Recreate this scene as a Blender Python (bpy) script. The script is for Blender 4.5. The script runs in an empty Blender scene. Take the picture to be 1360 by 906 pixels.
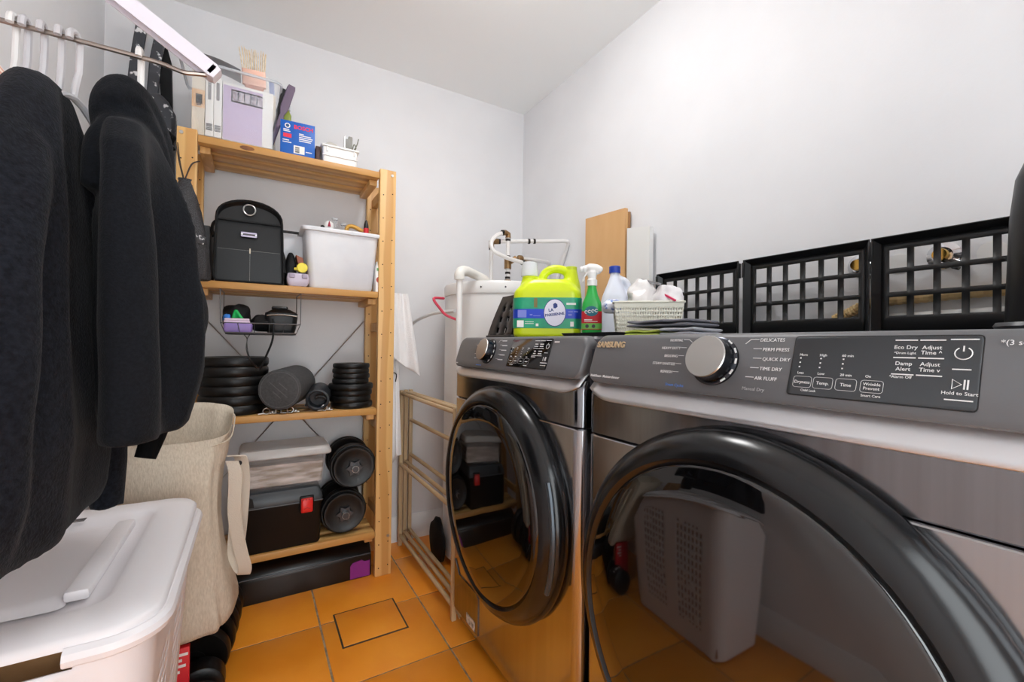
import bpy, bmesh, math, random
from math import sin, cos, pi, radians, sqrt, hypot
from mathutils import Vector, Matrix, noise as mnoise

random.seed(7)
scene = bpy.context.scene
COL = scene.collection

# ------------------------------------------------------------------ camera
YAW, PIT, ROL = radians(30.57), radians(0.42), radians(0.67)
fwd = Vector((sin(YAW)*cos(PIT), cos(YAW)*cos(PIT), sin(PIT)))
rgt = Vector((cos(YAW), -sin(YAW), 0))
upv = rgt.cross(fwd)
r2 = rgt*cos(ROL) + upv*sin(ROL)
u2 = -rgt*sin(ROL) + upv*cos(ROL)
cam_data = bpy.data.cameras.new('camera')
cam_data.sensor_width = 36.0
cam_data.lens = 580.8/1360*36.0
cam_data.clip_start = 0.01
cam = bpy.data.objects.new('camera', cam_data)
COL.objects.link(cam)
cam.matrix_world = Matrix(((r2.x, u2.x, -fwd.x, 0), (r2.y, u2.y, -fwd.y, 0), (r2.z, u2.z, -fwd.z, 0.98), (0, 0, 0, 1)))
scene.camera = cam

# ------------------------------------------------------------------ world and exposure
world = bpy.data.worlds.new('world')
scene.world = world
world.use_nodes = True
bg = world.node_tree.nodes['Background']
bg.inputs[0].default_value = (0.92, 0.97, 1.0, 1)
bg.inputs[1].default_value = 5.4  # room fill, enters through the added doorway behind the camera
scene.view_settings.view_transform = 'Standard'
scene.view_settings.look = 'None'
scene.view_settings.exposure = 0.0
scene.view_settings.gamma = 1.0
scene.view_settings.use_curve_mapping = False
scene.cycles.use_denoising = True
scene.cycles.max_bounces = 10
scene.cycles.diffuse_bounces = 6
scene.cycles.glossy_bounces = 5
scene.cycles.transparent_max_bounces = 16
scene.cycles.sample_clamp_indirect = 6.0

LAMP_POS = (0.58, 1.08)
LAMP_STRENGTH = 32.0

# ------------------------------------------------------------------ helpers: colour and materials
def S(r, g, b):
    f = lambda c: (c/255/12.92) if c/255 <= 0.04045 else ((c/255+0.055)/1.055)**2.4
    return (f(r), f(g), f(b), 1)

MATS = {}
def mat(name, col, rough=0.5, metal=0.0, col2=None, nscale=20.0, ndetail=4.0, stretch=None, bump=0.0, bscale=None,
        coat=0.0, ior=1.5, alpha=1.0, trans=0.0, emit=None, sheen=0.0, wave=None, ramp=(0.35, 0.65), sub=0.0, voron=False, spec=0.5):
    if name in MATS: return MATS[name]
    m = bpy.data.materials.new(name); MATS[name] = m
    m.use_nodes = True
    nt = m.node_tree; N = nt.nodes; L = nt.links
    b = N['Principled BSDF']
    b.inputs['Base Color'].default_value = col
    b.inputs['Roughness'].default_value = rough
    b.inputs['Metallic'].default_value = metal
    b.inputs['IOR'].default_value = ior
    b.inputs['Coat Weight'].default_value = coat
    b.inputs['Specular IOR Level'].default_value = spec
    b.inputs['Coat Roughness'].default_value = 0.05
    b.inputs['Transmission Weight'].default_value = trans
    if sheen:
        b.inputs['Sheen Weight'].default_value = sheen
        b.inputs['Sheen Roughness'].default_value = 0.4
    if sub:
        b.inputs['Subsurface Weight'].default_value = sub
        b.inputs['Subsurface Radius'].default_value = (0.02, 0.02, 0.02)
    if emit:
        b.inputs['Emission Color'].default_value = emit[0]
        b.inputs['Emission Strength'].default_value = emit[1]
    if col2 is not None or bump:
        tc = N.new('ShaderNodeTexCoord'); mp = N.new('ShaderNodeMapping')
        L.new(tc.outputs['Object'], mp.inputs['Vector'])
        if stretch: mp.inputs['Scale'].default_value = stretch
    if col2 is not None:
        if wave:
            t = N.new('ShaderNodeTexWave'); t.inputs['Scale'].default_value = wave[0]
            t.bands_direction = wave[1]
            t.inputs['Distortion'].default_value = wave[2]; t.inputs['Detail'].default_value = 3
            t.inputs['Detail Scale'].default_value = wave[3]
            out = t.outputs['Fac'] if 'Fac' in t.outputs else t.outputs[1]
        else:
            t = N.new('ShaderNodeTexNoise'); t.inputs['Scale'].default_value = nscale
            t.inputs['Detail'].default_value = ndetail
            out = t.outputs[0]
        L.new(mp.outputs[0], t.inputs['Vector'])
        rp = N.new('ShaderNodeValToRGB')
        rp.color_ramp.elements[0].position = ramp[0]; rp.color_ramp.elements[0].color = col
        rp.color_ramp.elements[1].position = ramp[1]; rp.color_ramp.elements[1].color = col2
        L.new(out, rp.inputs[0]); L.new(rp.outputs[0], b.inputs['Base Color'])
    if bump:
        t2 = N.new('ShaderNodeTexVoronoi' if voron else 'ShaderNodeTexNoise')
        t2.inputs['Scale'].default_value = bscale or nscale
        L.new(mp.outputs[0], t2.inputs['Vector'])
        bp = N.new('ShaderNodeBump'); bp.inputs['Strength'].default_value = bump
        bp.inputs['Distance'].default_value = 0.004
        L.new(t2.outputs[0], bp.inputs['Height']); L.new(bp.outputs[0], b.inputs['Normal'])
    if alpha < 1:
        tr = N.new('ShaderNodeBsdfTransparent'); mx = N.new('ShaderNodeMixShader')
        mx.inputs[0].default_value = alpha
        L.new(tr.outputs[0], mx.inputs[1]); L.new(b.outputs[0], mx.inputs[2])
        L.new(mx.outputs[0], N['Material Output'].inputs['Surface'])
    return m

# ------------------------------------------------------------------ helpers: meshes
class MB:
    """collects vertices and faces, then links them as one mesh object"""
    def __init__(s): s.v = []; s.f = []
    def add(s, vs, fs, M=None):
        o = len(s.v)
        s.v += [tuple(M @ Vector(p)) if M else tuple(p) for p in vs]
        s.f += [tuple(i+o for i in f) for f in fs]
        return s
    def box(s, x0, x1, y0, y1, z0, z1, c=0.0, M=None):
        x0, x1 = min(x0, x1), max(x0, x1); y0, y1 = min(y0, y1), max(y0, y1); z0, z1 = min(z0, z1), max(z0, z1)
        if c <= 0:
            vs = [(x, y, z) for x in (x0, x1) for y in (y0, y1) for z in (z0, z1)]
            return s.add(vs, [(0, 1, 3, 2), (4, 6, 7, 5), (0, 4, 5, 1), (2, 3, 7, 6), (0, 2, 6, 4), (1, 5, 7, 3)], M)
        c = min(c, (x1-x0)*.49, (y1-y0)*.49, (z1-z0)*.49)
        bm = bmesh.new()
        bmesh.ops.create_cube(bm, size=1)
        for v in bm.verts:
            v.co = Vector(((x0+x1)/2+v.co.x*(x1-x0), (y0+y1)/2+v.co.y*(y1-y0), (z0+z1)/2+v.co.z*(z1-z0)))
        bmesh.ops.bevel(bm, geom=bm.edges[:], offset=c, segments=2, profile=0.5, affect='EDGES')
        bm.verts.index_update()
        s.add([v.co for v in bm.verts], [[v.index for v in f.verts] for f in bm.faces], M)
        bm.free(); return s
    def loft(s, rings, cap0=True, cap1=True, M=None, closed=True):
        n = len(rings[0]); vs = [p for r in rings for p in r]; fs = []
        for k in range(len(rings)-1):
            for i in range(n if closed else n-1):
                j = (i+1) % n
                fs.append((k*n+i, k*n+j, (k+1)*n+j, (k+1)*n+i))
        if cap0: fs.append(tuple(range(n-1, -1, -1)))
        if cap1: fs.append(tuple((len(rings)-1)*n+i for i in range(n)))
        return s.add(vs, fs, M)
    def tube(s, pts, r, n=8, closed=False, M=None, flat=1.0):
        pts = [Vector(p) for p in pts]; rs = r if isinstance(r, (list, tuple)) else [r]*len(pts)
        rings = []; prev = None; m = len(pts)
        for i, p in enumerate(pts):
            if closed: t = pts[(i+1) % m]-pts[i-1]
            else: t = pts[min(i+1, m-1)]-pts[max(i-1, 0)]
            t.normalize()
            if prev is None:
                a = Vector((0, 0, 1)) if abs(t.z) < .9 else Vector((1, 0, 0))
                u = t.cross(a).normalized()
            else:
                u = (prev-t*prev.dot(t)).normalized()
            prev = u; w = t.cross(u)
            rings.append([p+(u*cos(2*pi*k/n)+w*sin(2*pi*k/n)*flat)*rs[i] for k in range(n)])
        if closed: rings.append(rings[0]); return s.loft(rings, False, False, M)
        return s.loft(rings, True, True, M)
    def cyl(s, p0, p1, r0, r1=None, n=16, M=None): return s.tube([p0, p1], [r0, r0 if r1 is None else r1], n, M=M)
    def lathe(s, prof, n=24, M=None, cap0=True, cap1=True):
        rings = [[(r*cos(2*pi*k/n), r*sin(2*pi*k/n), z) for k in range(n)] for r, z in prof]
        return s.loft(rings, cap0, cap1, M)
    def prism(s, poly, d0, d1, axes='xz', M=None):
        def mk(a, b, d):
            return {'xz': (a, d, b), 'xy': (a, b, d), 'yz': (d, a, b)}[axes]
        return s.loft([[mk(a, b, d0) for a, b in poly], [mk(a, b, d1) for a, b in poly]], M=M)
    def obj(s, name, m, parent=None, ang=35, **kw):
        me = bpy.data.meshes.new(name)
        me.from_pydata(s.v, [], s.f)
        bm = bmesh.new(); bm.from_mesh(me)
        bmesh.ops.recalc_face_normals(bm, faces=bm.faces[:])
        bm.to_mesh(me); bm.free()
        return mobj(name, me, m, parent, ang, **kw)

def mobj(name, me, m, parent=None, ang=35, label=None, cat=None, group=None, kind=None, loc=None, rz=None):
    if ang and len(me.polygons):
        me.polygons.foreach_set('use_smooth', [True]*len(me.polygons))
        me.set_sharp_from_angle(angle=radians(ang))
    if m: me.materials.append(m)
    o = bpy.data.objects.new(name, me); COL.objects.link(o)
    if parent: o.parent = parent
    if loc: o.location = loc
    if rz is not None: o.rotation_euler = (0, 0, rz)
    return tag(o, label, cat, group, kind)

def tag(o, label=None, cat=None, group=None, kind=None):
    if label: o['label'] = label
    if cat: o['category'] = cat
    if group: o['group'] = group
    if kind: o['kind'] = kind
    return o

def thing(name, label, cat, loc=(0, 0, 0), rz=0, group=None, rot=None, kind=None):
    o = bpy.data.objects.new(name, None); COL.objects.link(o)
    o.empty_display_size = 0.05
    o.location = loc; o.rotation_euler = rot or (0, 0, rz)
    return tag(o, label, cat, group, kind)

def copy_tree(o, parent=None):
    c = o.copy(); COL.objects.link(c)
    if parent: c.parent = parent
    for ch in list(o.children): copy_tree(ch, c)
    return c

def solid(o, t, off=0):
    md = o.modifiers.new('thick', 'SOLIDIFY'); md.thickness = t; md.offset = off; return o
def subd(o, n=1):
    md = o.modifiers.new('sub', 'SUBSURF'); md.levels = n; md.render_levels = n; return o
def bevel(o, w, seg=2):
    md = o.modifiers.new('bevel', 'BEVEL'); md.width = w; md.segments = seg; md.limit_method = 'ANGLE'; return o

def remesh(mb, vox, smooth=4, disp=None):
    """union of overlapping closed shapes as one continuous mesh"""
    me = bpy.data.meshes.new('tmp'); me.from_pydata(mb.v, [], mb.f)
    bm = bmesh.new(); bm.from_mesh(me)
    bmesh.ops.recalc_face_normals(bm, faces=bm.faces[:]); bm.to_mesh(me); bm.free()
    o = bpy.data.objects.new('tmp', me); COL.objects.link(o)
    md = o.modifiers.new('r', 'REMESH'); md.mode = 'VOXEL'; md.voxel_size = vox
    sm = o.modifiers.new('s', 'SMOOTH'); sm.iterations = smooth; sm.factor = .5
    dg = bpy.context.evaluated_depsgraph_get()
    out = bpy.data.meshes.new_from_object(o.evaluated_get(dg))
    bpy.data.objects.remove(o)
    if disp:
        nn = [v.normal.copy() for v in out.vertices]
        for v, n in zip(out.vertices, nn): v.co = v.co + n*disp(v.co)
    return out

def rrect(w, h, r, n=4, cx=0, cy=0):
    r = min(r, w/2-1e-4, h/2-1e-4); out = []
    for (sx, sy, a0) in ((1, 1, 0), (-1, 1, pi/2), (-1, -1, pi), (1, -1, 3*pi/2)):
        for k in range(n+1):
            a = a0+pi/2*k/n
            out.append((cx+sx*(w/2-r)+r*cos(a), cy+sy*(h/2-r)+r*sin(a)))
    return out

def rbin(mb, secs, r, n=4, M=None, cap0=True, cap1=True):
    """loft of rounded rectangles: secs = (w, d, z, cx, cy)"""
    rings = []
    for q in secs:
        w, d, z = q[:3]; cx, cy = (q[3], q[4]) if len(q) > 3 else (0, 0)
        rings.append([(a, b, z) for a, b in rrect(w, d, r, n, cx, cy)])
    return mb.loft(rings, cap0, cap1, M)

def text(name, s, size, m, parent, M, align='LEFT', ext=0.0002, bold=0.0):
    cu = bpy.data.curves.new(name, 'FONT'); cu.body = s; cu.size = size; cu.extrude = ext
    cu.align_x = align; cu.resolution_u = 2; cu.offset = bold
    o = bpy.data.objects.new(name, cu); COL.objects.link(o)
    dg = bpy.context.evaluated_depsgraph_get()
    me = bpy.data.meshes.new_from_object(o.evaluated_get(dg))
    bpy.data.objects.remove(o)
    me.transform(M)
    return mobj(name, me, m, parent, ang=0)

def frame(origin, right, up):
    r = Vector(right).normalized(); u = Vector(up).normalized(); n = r.cross(u)
    return Matrix(((r.x, u.x, n.x, origin[0]), (r.y, u.y, n.y, origin[1]), (r.z, u.z, n.z, origin[2]), (0, 0, 0, 1)))

def Rz(a): return Matrix.Rotation(a, 4, 'Z')
def T(x, y, z): return Matrix.Translation((x, y, z))
def align(p0, p1):
    """matrix taking local +Z at the origin to the direction p0 -> p1 at p0"""
    p0 = Vector(p0); d = Vector(p1)-p0
    return T(*p0) @ d.to_track_quat('Z', 'Y').to_matrix().to_4x4()

def spline(pts, n=6):
    """Catmull-Rom through the points"""
    P = [Vector(p) for p in pts]; P = [P[0]*2-P[1]]+P+[P[-1]*2-P[-2]]; out = []
    for i in range(1, len(P)-2):
        for k in range(n):
            t = k/n; a, b, c, d = P[i-1], P[i], P[i+1], P[i+2]
            out.append(.5*((2*b)+(c-a)*t+(2*a-5*b+4*c-d)*t*t+(3*b-a-3*c+d)*t**3))
    out.append(P[-2]); return out
# ------------------------------------------------------------------ the room
XL, XR, YB, YN, ZC = -0.49, 1.335, 2.155, -0.95, 2.315
wall_m = mat('white_wall_paint', S(226, 226, 228), 0.6, col2=S(221, 221, 223), nscale=3, bump=0.05, bscale=160)
ceil_m = mat('ceiling_paint', S(245, 247, 247), 0.8, bump=0.05, bscale=120)
trim_m = mat('white_trim_paint', S(226, 226, 226), 0.35)
grout_m = mat('grey_grout', S(170, 150, 120), 0.9, col2=S(120, 100, 80), nscale=40, bump=0.2)
tile_m = mat('terracotta_tile', S(232, 138, 30), 0.36, col2=S(243, 156, 48), nscale=5, ndetail=6, bump=0.06, bscale=30, ramp=(.3, .7))

fl = MB().box(XL-.05, XR+.05, YN-.05, YB+.05, -0.06, -0.003).obj('floor', grout_m, kind='structure')
px, py, gx0, gy0 = 0.3475, 0.330, 0.2115, 1.642
tm = None
for i in range(-3, 4):
    for j in range(-8, 3):
        x0, y0 = gx0+i*px, gy0+j*py
        a0, a1 = max(x0+.003, XL), min(x0+px-.003, XR)
        b0, b1 = max(y0+.003, YN), min(y0+py-.003, YB)
        if a1-a0 < .02 or b1-b0 < .02: continue
        w, d = a1-a0, b1-b0
        if abs(w-(px-.006)) < 1e-4 and abs(d-(py-.006)) < 1e-4 and tm:
            o = bpy.data.objects.new('tile', tm); COL.objects.link(o); o.parent = fl
        else:
            o = MB().box(-w/2, w/2, -d/2, d/2, -.008, 0, .0015).obj('tile', tile_m, fl)
            if abs(w-(px-.006)) < 1e-4 and abs(d-(py-.006)) < 1e-4: tm = o.data
        o.location = ((a0+a1)/2, (b0+b1)/2, -random.random()*.0006)

MB().box(XL-.05, XR+.05, YN-.05, YB+.05, ZC, ZC+.06).obj('ceiling', ceil_m, kind='structure')
MB().box(XL-.06, XR+.06, YB, YB+.06, 0, ZC).obj('wall_back', wall_m, kind='structure')
MB().box(XL-.06, XL, YN-.06, YB, 0, ZC).obj('wall_left', wall_m, kind='structure')
MB().box(XR, XR+.06, YN-.06, YB, 0, ZC).obj('wall_right', wall_m, kind='structure')
# unseen near wall; its doorway opening is added to let fill light in
w = MB().box(XL, -0.25, YN-.06, YN, 0, ZC).box(0.62, XR, YN-.06, YN, 0, ZC).box(-0.25, .62, YN-.06, YN, 2.04, ZC)
w.obj('wall_near', wall_m, kind='structure')
d = MB().box(-.32, -.25, YN, YN+.015, 0, 2.11, .003).box(.62, .69, YN, YN+.015, 0, 2.11, .003).box(-.25, .62, YN, YN+.015, 2.04, 2.11, .003)
d.obj('added_doorway_trim', trim_m, kind='structure')
def baseboard(name, pts_fn, L):
    prof = [(0, 0), (.014, 0), (.014, .075), (.011, .082), (.011, .098), (.006, .108), (.004, .12), (0, .12)]
    MB().loft([[pts_fn(a, b, t) for a, b in prof] for t in (0, 1)]).obj(name, trim_m, kind='structure')
baseboard('baseboard_back', lambda a, b, t: (XL+t*(XR-XL), YB-a, b), 1)
baseboard('baseboard_left', lambda a, b, t: (XL+a, YN+t*(YB-YN), b), 1)
baseboard('baseboard_right', lambda a, b, t: (XR-a, YN+t*(YB-YN), b), 1)

# ceiling lamp, just above the frame
lamp = thing('ceiling_lamp', 'round white flush dome lamp on the ceiling above the washer', 'lamp', (LAMP_POS[0], LAMP_POS[1], ZC))
MB().lathe([(.17, 0), (.17, -.02), (.165, -.025)], 32).obj('base', mat('lamp_base', S(235, 235, 235), .4), lamp)
MB().lathe([(.16, -.025), (.158, -.05), (.13, -.08), (.08, -.096), (.01, -.1)], 32).obj(
    'shade', mat('lamp_glass', S(255, 250, 242), .4, emit=((1.0, .99, .985, 1), LAMP_STRENGTH)), lamp)

# floor hatch
hat = thing('floor_hatch', 'square terracotta access cover with a dark gap around it in the tiled floor', 'hatch', (.366, 1.578, 0))
MB().box(-.108, .108, -.1, .1, -.001, .0012).obj('frame', mat('hatch_gap', S(60, 50, 40), .9), hat)
MB().box(-.1025, .1025, -.0945, .0945, 0, .0022, .0008).obj('cover', tile_m, hat)
# ------------------------------------------------------------------ pine shelving unit
pine = mat('pine_wood', S(202, 152, 88), .45, col2=S(222, 178, 114), wave=(5.5, 'X', 5.0, 1.2), stretch=(1, 1, .12), bump=.04, bscale=60)
pine_h = mat('pine_wood_planks', S(194, 143, 78), .45, col2=S(217, 171, 105), wave=(5.5, 'Y', 5.0, 1.2), stretch=(.12, 1, 1), bump=.04, bscale=60)
hole_m = mat('dark_hole', S(45, 28, 15), .8)
steel = mat('zinc_steel', S(190, 188, 185), .3, 1.0)
knot_m = mat('wood_knot', S(104, 58, 26), .5, col2=S(140, 86, 40), nscale=30)
SH = thing('shelving_unit', 'tall pine shelving unit with drilled posts against the back wall', 'shelf', (0.14, 1.86, 0))
SZ = [1.697, 1.193, .706, .191]
PXL, PXR = (-.2355, -.178), (.4475, .515)
YS0, YS1 = 1.86, 2.13
def lx(x): return x-.14
def ly(y): return y-1.86
for (a, b) in (PXL, PXR):
    for (y0, y1) in ((YS0, YS0+.03), (YS1-.03, YS1)):
        p = MB().box(lx(a), lx(b), ly(y0), ly(y1), 0, 1.712, .003).obj('post', pine, SH)
        hm = MB()
        k = 0; z = .035
        while z < 1.7:
            for q in (.22, .78):
                xx = lx(a+(b-a)*q)
                hm.cyl((xx, ly(y0)-.0006, z+(.008 if q > .5 else 0)), (xx, ly(y0)+.003, z+(.008 if q > .5 else 0)), .0026, n=8)
            z += .098
        hm.obj('peg_holes', hole_m, p, kind='stuff')
    # ladder rungs between front and back post
    for z in (.24, .62, 1.05, 1.45, 1.63):
        MB().box(lx((a+b)/2)-.012, lx((a+b)/2)+.012, ly(YS0+.028), ly(YS1-.028), z-.02, z+.02, .003).obj('rung', pine, SH)
for xx, zz in ((lx(-.2225), 1.692), (lx(.498), 1.69), (lx(.5), .165)):
    MB().cyl((xx, -.0025, zz), (xx, .002, zz), .0058, n=12).obj('screw_head', steel, SH)
for si, z in enumerate(SZ):
    x0, x1 = (PXL[1], PXR[0])
    if si == 0: x0, x1 = PXL[1]-.0, PXR[0]
    sh = thing('shelf', None, None); sh.parent = SH
    for xx in (x0+.004, x1-.036):
        MB().box(lx(xx), lx(xx+.032), ly(YS0+.034), ly(YS1-.034), z-.052, z-.027, .003).obj('cleat', pine, sh)
    for k in range(3):
        y0 = YS0+.002+k*.0965
        sl = MB().box(lx(x0+.001), lx(x1-.001), ly(y0), ly(y0+.074), z-.0265, z, .003).obj('slat', pine_h, sh)
        if si == 0 and k == 0:
            MB().lathe([(.02, -.0006), (.018, .0012), (.008, .0012)], 14, T(lx(-.03), ly(YS0)+.002, z-.014) @ Matrix.Rotation(pi/2, 4, 'X') @ Matrix.Diagonal((1.2, .42, 1, 1))).obj('knot', knot_m, sl)
# steel cross brace at the back
for (za, zb) in ((.33, 1.08), (1.08, .33)):
    MB().cyl((lx(PXL[1]), ly(YS1)+.004, za), (lx(PXR[0]), ly(YS1)+.004, zb), .0025, n=6).obj('cross_brace', steel, SH)
# ------------------------------------------------------------------ washer and dryer
steel_dk = mat('dark_brushed_steel', S(140, 141, 145), .15, 1.0, col2=S(126, 126, 129), nscale=60, stretch=(1, 1, .02), ramp=(.3, .7))
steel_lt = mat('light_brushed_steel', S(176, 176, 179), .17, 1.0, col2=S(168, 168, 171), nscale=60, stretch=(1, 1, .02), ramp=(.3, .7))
side_m = mat('dark_painted_steel', S(60, 60, 66), .35)
panel_m = mat('charcoal_panel_plastic', S(96, 96, 98), .42, bump=.015, bscale=400)
band_m = mat('silver_trim', S(232, 233, 236), .38, 1.0)
ring_m = mat('gloss_black_plastic', S(14, 15, 17), .22)
glass_m = mat('smoked_door_glass', S(9, 9, 10), .04, ior=1.8)
disp_m = mat('display_glass', S(54, 57, 60), .25, ior=1.5)
disp_k = mat('display_glass_dark_reflection', S(10, 10, 12), .1, ior=1.7)  # darker copy for the washer; the dark reflection is painted into the colour
print_m = mat('white_print', S(225, 225, 225), .5)
dim_m = mat('grey_print', S(165, 165, 165), .5)
blue_m = mat('blue_print', S(80, 130, 210), .5)
chrome_m = mat('chrome_lettering', S(222, 196, 160), .35, .5)
knob_m = mat('brushed_knob_face', S(205, 203, 198), .3, 1.0)
knobs_m = mat('knob_side', S(70, 72, 78), .25, 1.0)
black_m = mat('black_plastic', S(24, 24, 26), .4)
MW, MD = .686, .66
def plan(w, y0, y1, r, z, n=5):
    """plan outline with rounded front corners (front = -y)"""
    out = [(w/2, y1, z), (-w/2, y1, z)]
    for k in range(n+1):
        a = pi+pi/2*k/n; out.append((-w/2+r+r*cos(a), y0+r+r*sin(a), z))
    for k in range(n+1):
        a = 3*pi/2+pi/2*k/n; out.append((w/2-r+r*cos(a), y0+r+r*sin(a), z))
    return out
TILT = math.atan2(.030, .093)
def pany(z): return -.006+(z-.905)*math.tan(TILT)
def panM(x, z, off=.0012):
    return frame((x, pany(z)-off, z), (1, 0, 0), (0, sin(TILT), cos(TILT)))
def machine(name, label, cat, loc, washer):
    W = thing(name, label, cat, loc, -pi/2)
    def put(nm, s, size, m, par, M, al='LEFT', bold=0.0):
        if not washer: return text(nm, s, size, m, par, M, al, bold=bold)
        # the washer's small print is not legible in the photo: plain printed dashes
        wd = .5*size*max(len(q) for q in s.split('\n')); x0 = {'LEFT': 0, 'CENTER': -wd/2, 'RIGHT': -wd}[al]
        b = MB(); k = 0
        for q in s.split('\n'):
            b.box(x0, x0+wd, -k*size, size*.45-k*size, 0, .0003, M=M); k += 1
        return b.obj('print_mark', m, par, ang=0)
    MB().box(-MW/2+.002, MW/2-.002, .03, MD, .025, .975, .004).obj('body', side_m, W)
    MB().loft([plan(MW, .045, MD, .02, z) for z in (.972, .994)] + [plan(MW-.012, .051, MD-.006, .018, 1.0)]).obj('top_panel', side_m, W)
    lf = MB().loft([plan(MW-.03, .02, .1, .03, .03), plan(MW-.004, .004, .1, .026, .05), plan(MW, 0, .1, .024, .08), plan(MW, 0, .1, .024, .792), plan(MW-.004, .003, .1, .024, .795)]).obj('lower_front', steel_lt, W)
    MB().loft([plan(MW-.004, .003, .1, .024, .797), plan(MW, 0, .1, .024, .8), plan(MW, .0, .1, .024, .878), plan(MW-.01, .016, .1, .02, .9)]).obj('upper_front', steel_dk, W)
    # silver curved lip under the control panel
    rows = []
    for t in range(7):
        q = t/6; row = []
        for k in range(41):
            x = -MW/2+.006+(MW-.012)*k/40
            e = max(0, (abs(x)-.27)/(MW/2-.27)); rise = .024*e*e
            zb = .868+rise+(.004*(1-(x/.34)**2) if washer else 0); zt = .915
            z = zt+(zb-zt)*q
            y = .026*(1-q)-.003+.010*e**3
            row.append((x, y, z))
        rows.append(row)
    bnd = MB().loft(rows, False, False, closed=False)
    bo = bnd.obj('trim_band', band_m, W); solid(bo, .003, 1)
    # control panel
    out = rrect(MW-.004, .098, .026, 6)
    rings = []
    for (ins, dy) in ((.002, .05), (0, .02), (0, .008), (.003, .002), (.008, 0)):
        ring = []
        for a, b in out:
            sx = (MW-.004-2*ins)/(MW-.004); sz = (.098-2*ins)/.098
            z = .952+b*sz
            ring.append((a*sx, pany(z)+dy, z))
        rings.append(ring)
    cp = MB().loft(rings).obj('control_panel', panel_m, W)
    # door
    DM = T(0, 0, .547) @ Matrix.Rotation(pi/2, 4, 'X')
    dr = MB().lathe([(.305, -.004), (.312, .004), (.314, .016), (.310, .03), (.299, .044), (.282, .055), (.272, .057), (.266, .050)], 72, DM).obj('door', ring_m, W, ang=50)
    MB().lathe([(.2665, .047), (.262, .0545), (.258, .0565), (.21, .0595), (.14, .062), (.06, .0635), (.0005, .064)], 72, DM).obj('door_glass', glass_m, dr, ang=60)
    arc = [(.304*cos(a), -.036-.004*sin((a+.42)/.84*pi), .545+.304*sin(a)) for a in [(-.42+.84*k/14) for k in range(15)]]
    MB().tube(arc, .007, 8).obj('door_handle', mat('handle_grip', S(70, 76, 82), .3, .6), dr)
    # knob
    kx = -.103 if washer else -.052
    kz = .957
    KM = panM(kx, kz, .0) @ T(0, 0, 0)
    kb = MB().lathe([(.039, -.002), (.039, .004), (.036, .006)], 40, KM).obj('knob', knobs_m, cp)
    MB().lathe([(.0345, .004), (.034, .024), (.0335, .0265)], 40, KM).obj('knob_body', knobs_m, kb)
    MB().lathe([(.0335, .0264), (.0325, .0285), (.001, .0285)], 40, KM).obj('knob_face', knob_m, kb)
    tk = MB()
    for i in range(5): 
        a = radians(-52+i*26)
        tk.box(-.004, .004, -.0012, .0012, 0, .0012, M=KM @ T(.0378*cos(a), .0378*sin(a), .0055) @ Rz(a+pi/2))
    tk.obj('knob_ticks', print_m, kb, kind='stuff')
    # cycle names left and right
    if washer:
        Ls = ['NORMAL', 'HEAVY DUTY', 'BEDDING', 'SANITIZE', 'STEAM']; Rs = ['DELICATES', 'PERM PRESS', 'QUICK WASH', 'RINSE+SPIN', 'SELF CLEAN']
    else:
        Ls = ['NORMAL', 'HEAVY DUTY', 'BEDDING', 'STEAM SANITIZE', 'REFRESH']; Rs = ['DELICATES', 'PERM PRESS', 'QUICK DRY', 'TIME DRY', 'AIR FLUFF']
    ln = MB()
    sc = .62 if washer else .74
    for i in range(5):
        z = .991-i*.0135
        xl = kx-.054-.002*i; xr = kx+(.052, .058, .06, .0585, .054)[i]
        put('lettering', Ls[i], .0088*sc, print_m, cp, panM(xl-.012, z-.003), 'RIGHT')
        ln.box(-.011, 0, -.0004, .0004, 0, .0004, M=panM(xl, z, .001))
        if i == 0: ln.box(0, .008, -.0004, .0004, 0, .0004, M=panM(xl, z, .001) @ Rz(-.6))
        put('lettering', Rs[i], .0094*sc, print_m, cp, panM(xr+.0135, z-.003), 'LEFT')
        ln.box(0, .012, -.0004, .0004, 0, .0004, M=panM(xr, z, .001))
        if i == 0: ln.box(-.010, 0, -.0004, .0004, 0, .0004, M=panM(xr, z, .001) @ Rz(.75))
    ln.obj('leader_lines', print_m, cp, kind='stuff')
    # display
    dx0, dx1 = (.022, .213) if washer else (.062, .238)
    dm = disp_k if washer else disp_m
    ring = rrect(dx1-dx0, .079, .004, 3)
    dM = panM((dx0+dx1)/2, .9565, 0)
    dp = MB().loft([[tuple(dM @ Vector((a*k, b*k, h))) for a, b in ring] for k, h in ((1, -.002), (1, .0008), (.99, .0014))]).obj('display', dm, cp)
    MB().loft([[tuple(dM @ Vector((a*k, b*(1+(k-1)*2.2), h))) for a, b in ring] for k, h in ((1.012, -.002), (1.012, .0006))]).obj('display_frame', mat('display_edge', S(20, 20, 22), .3), cp)
    def tx(u, v, s, size, m=print_m, al='LEFT'):
        # u, v from the display's top left in 0..1
        x = dx0+(dx1-dx0)*u; z = .9565+.0395*cos(TILT)-.079*cos(TILT)*v
        put('lettering', s, size*(.62 if washer else .72), m, dp, panM(x, z, .0016), al)
    def bar(u0, u1, v, th=.0006):
        x0 = dx0+(dx1-dx0)*u0; x1 = dx0+(dx1-dx0)*u1; z = .9565+.0395*cos(TILT)-.079*cos(TILT)*v
        return ((x1-x0), panM(x0, z, .0015), th)
    if washer:
        cols = ['Soil', 'Temp.', 'Spin', 'Rinse']; heads = ['Heavy', 'Hot', 'High', 'Extra']; lows = ['Light', 'Cold', 'Low', 'None']
    else:
        cols = ['Dryness', 'Temp.', 'Time', 'Wrinkle\nPrevent']; heads = ['More', 'High', '60 min', '']; lows = ['Less', 'Low', '20 min', 'On']
    bars = MB()
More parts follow.
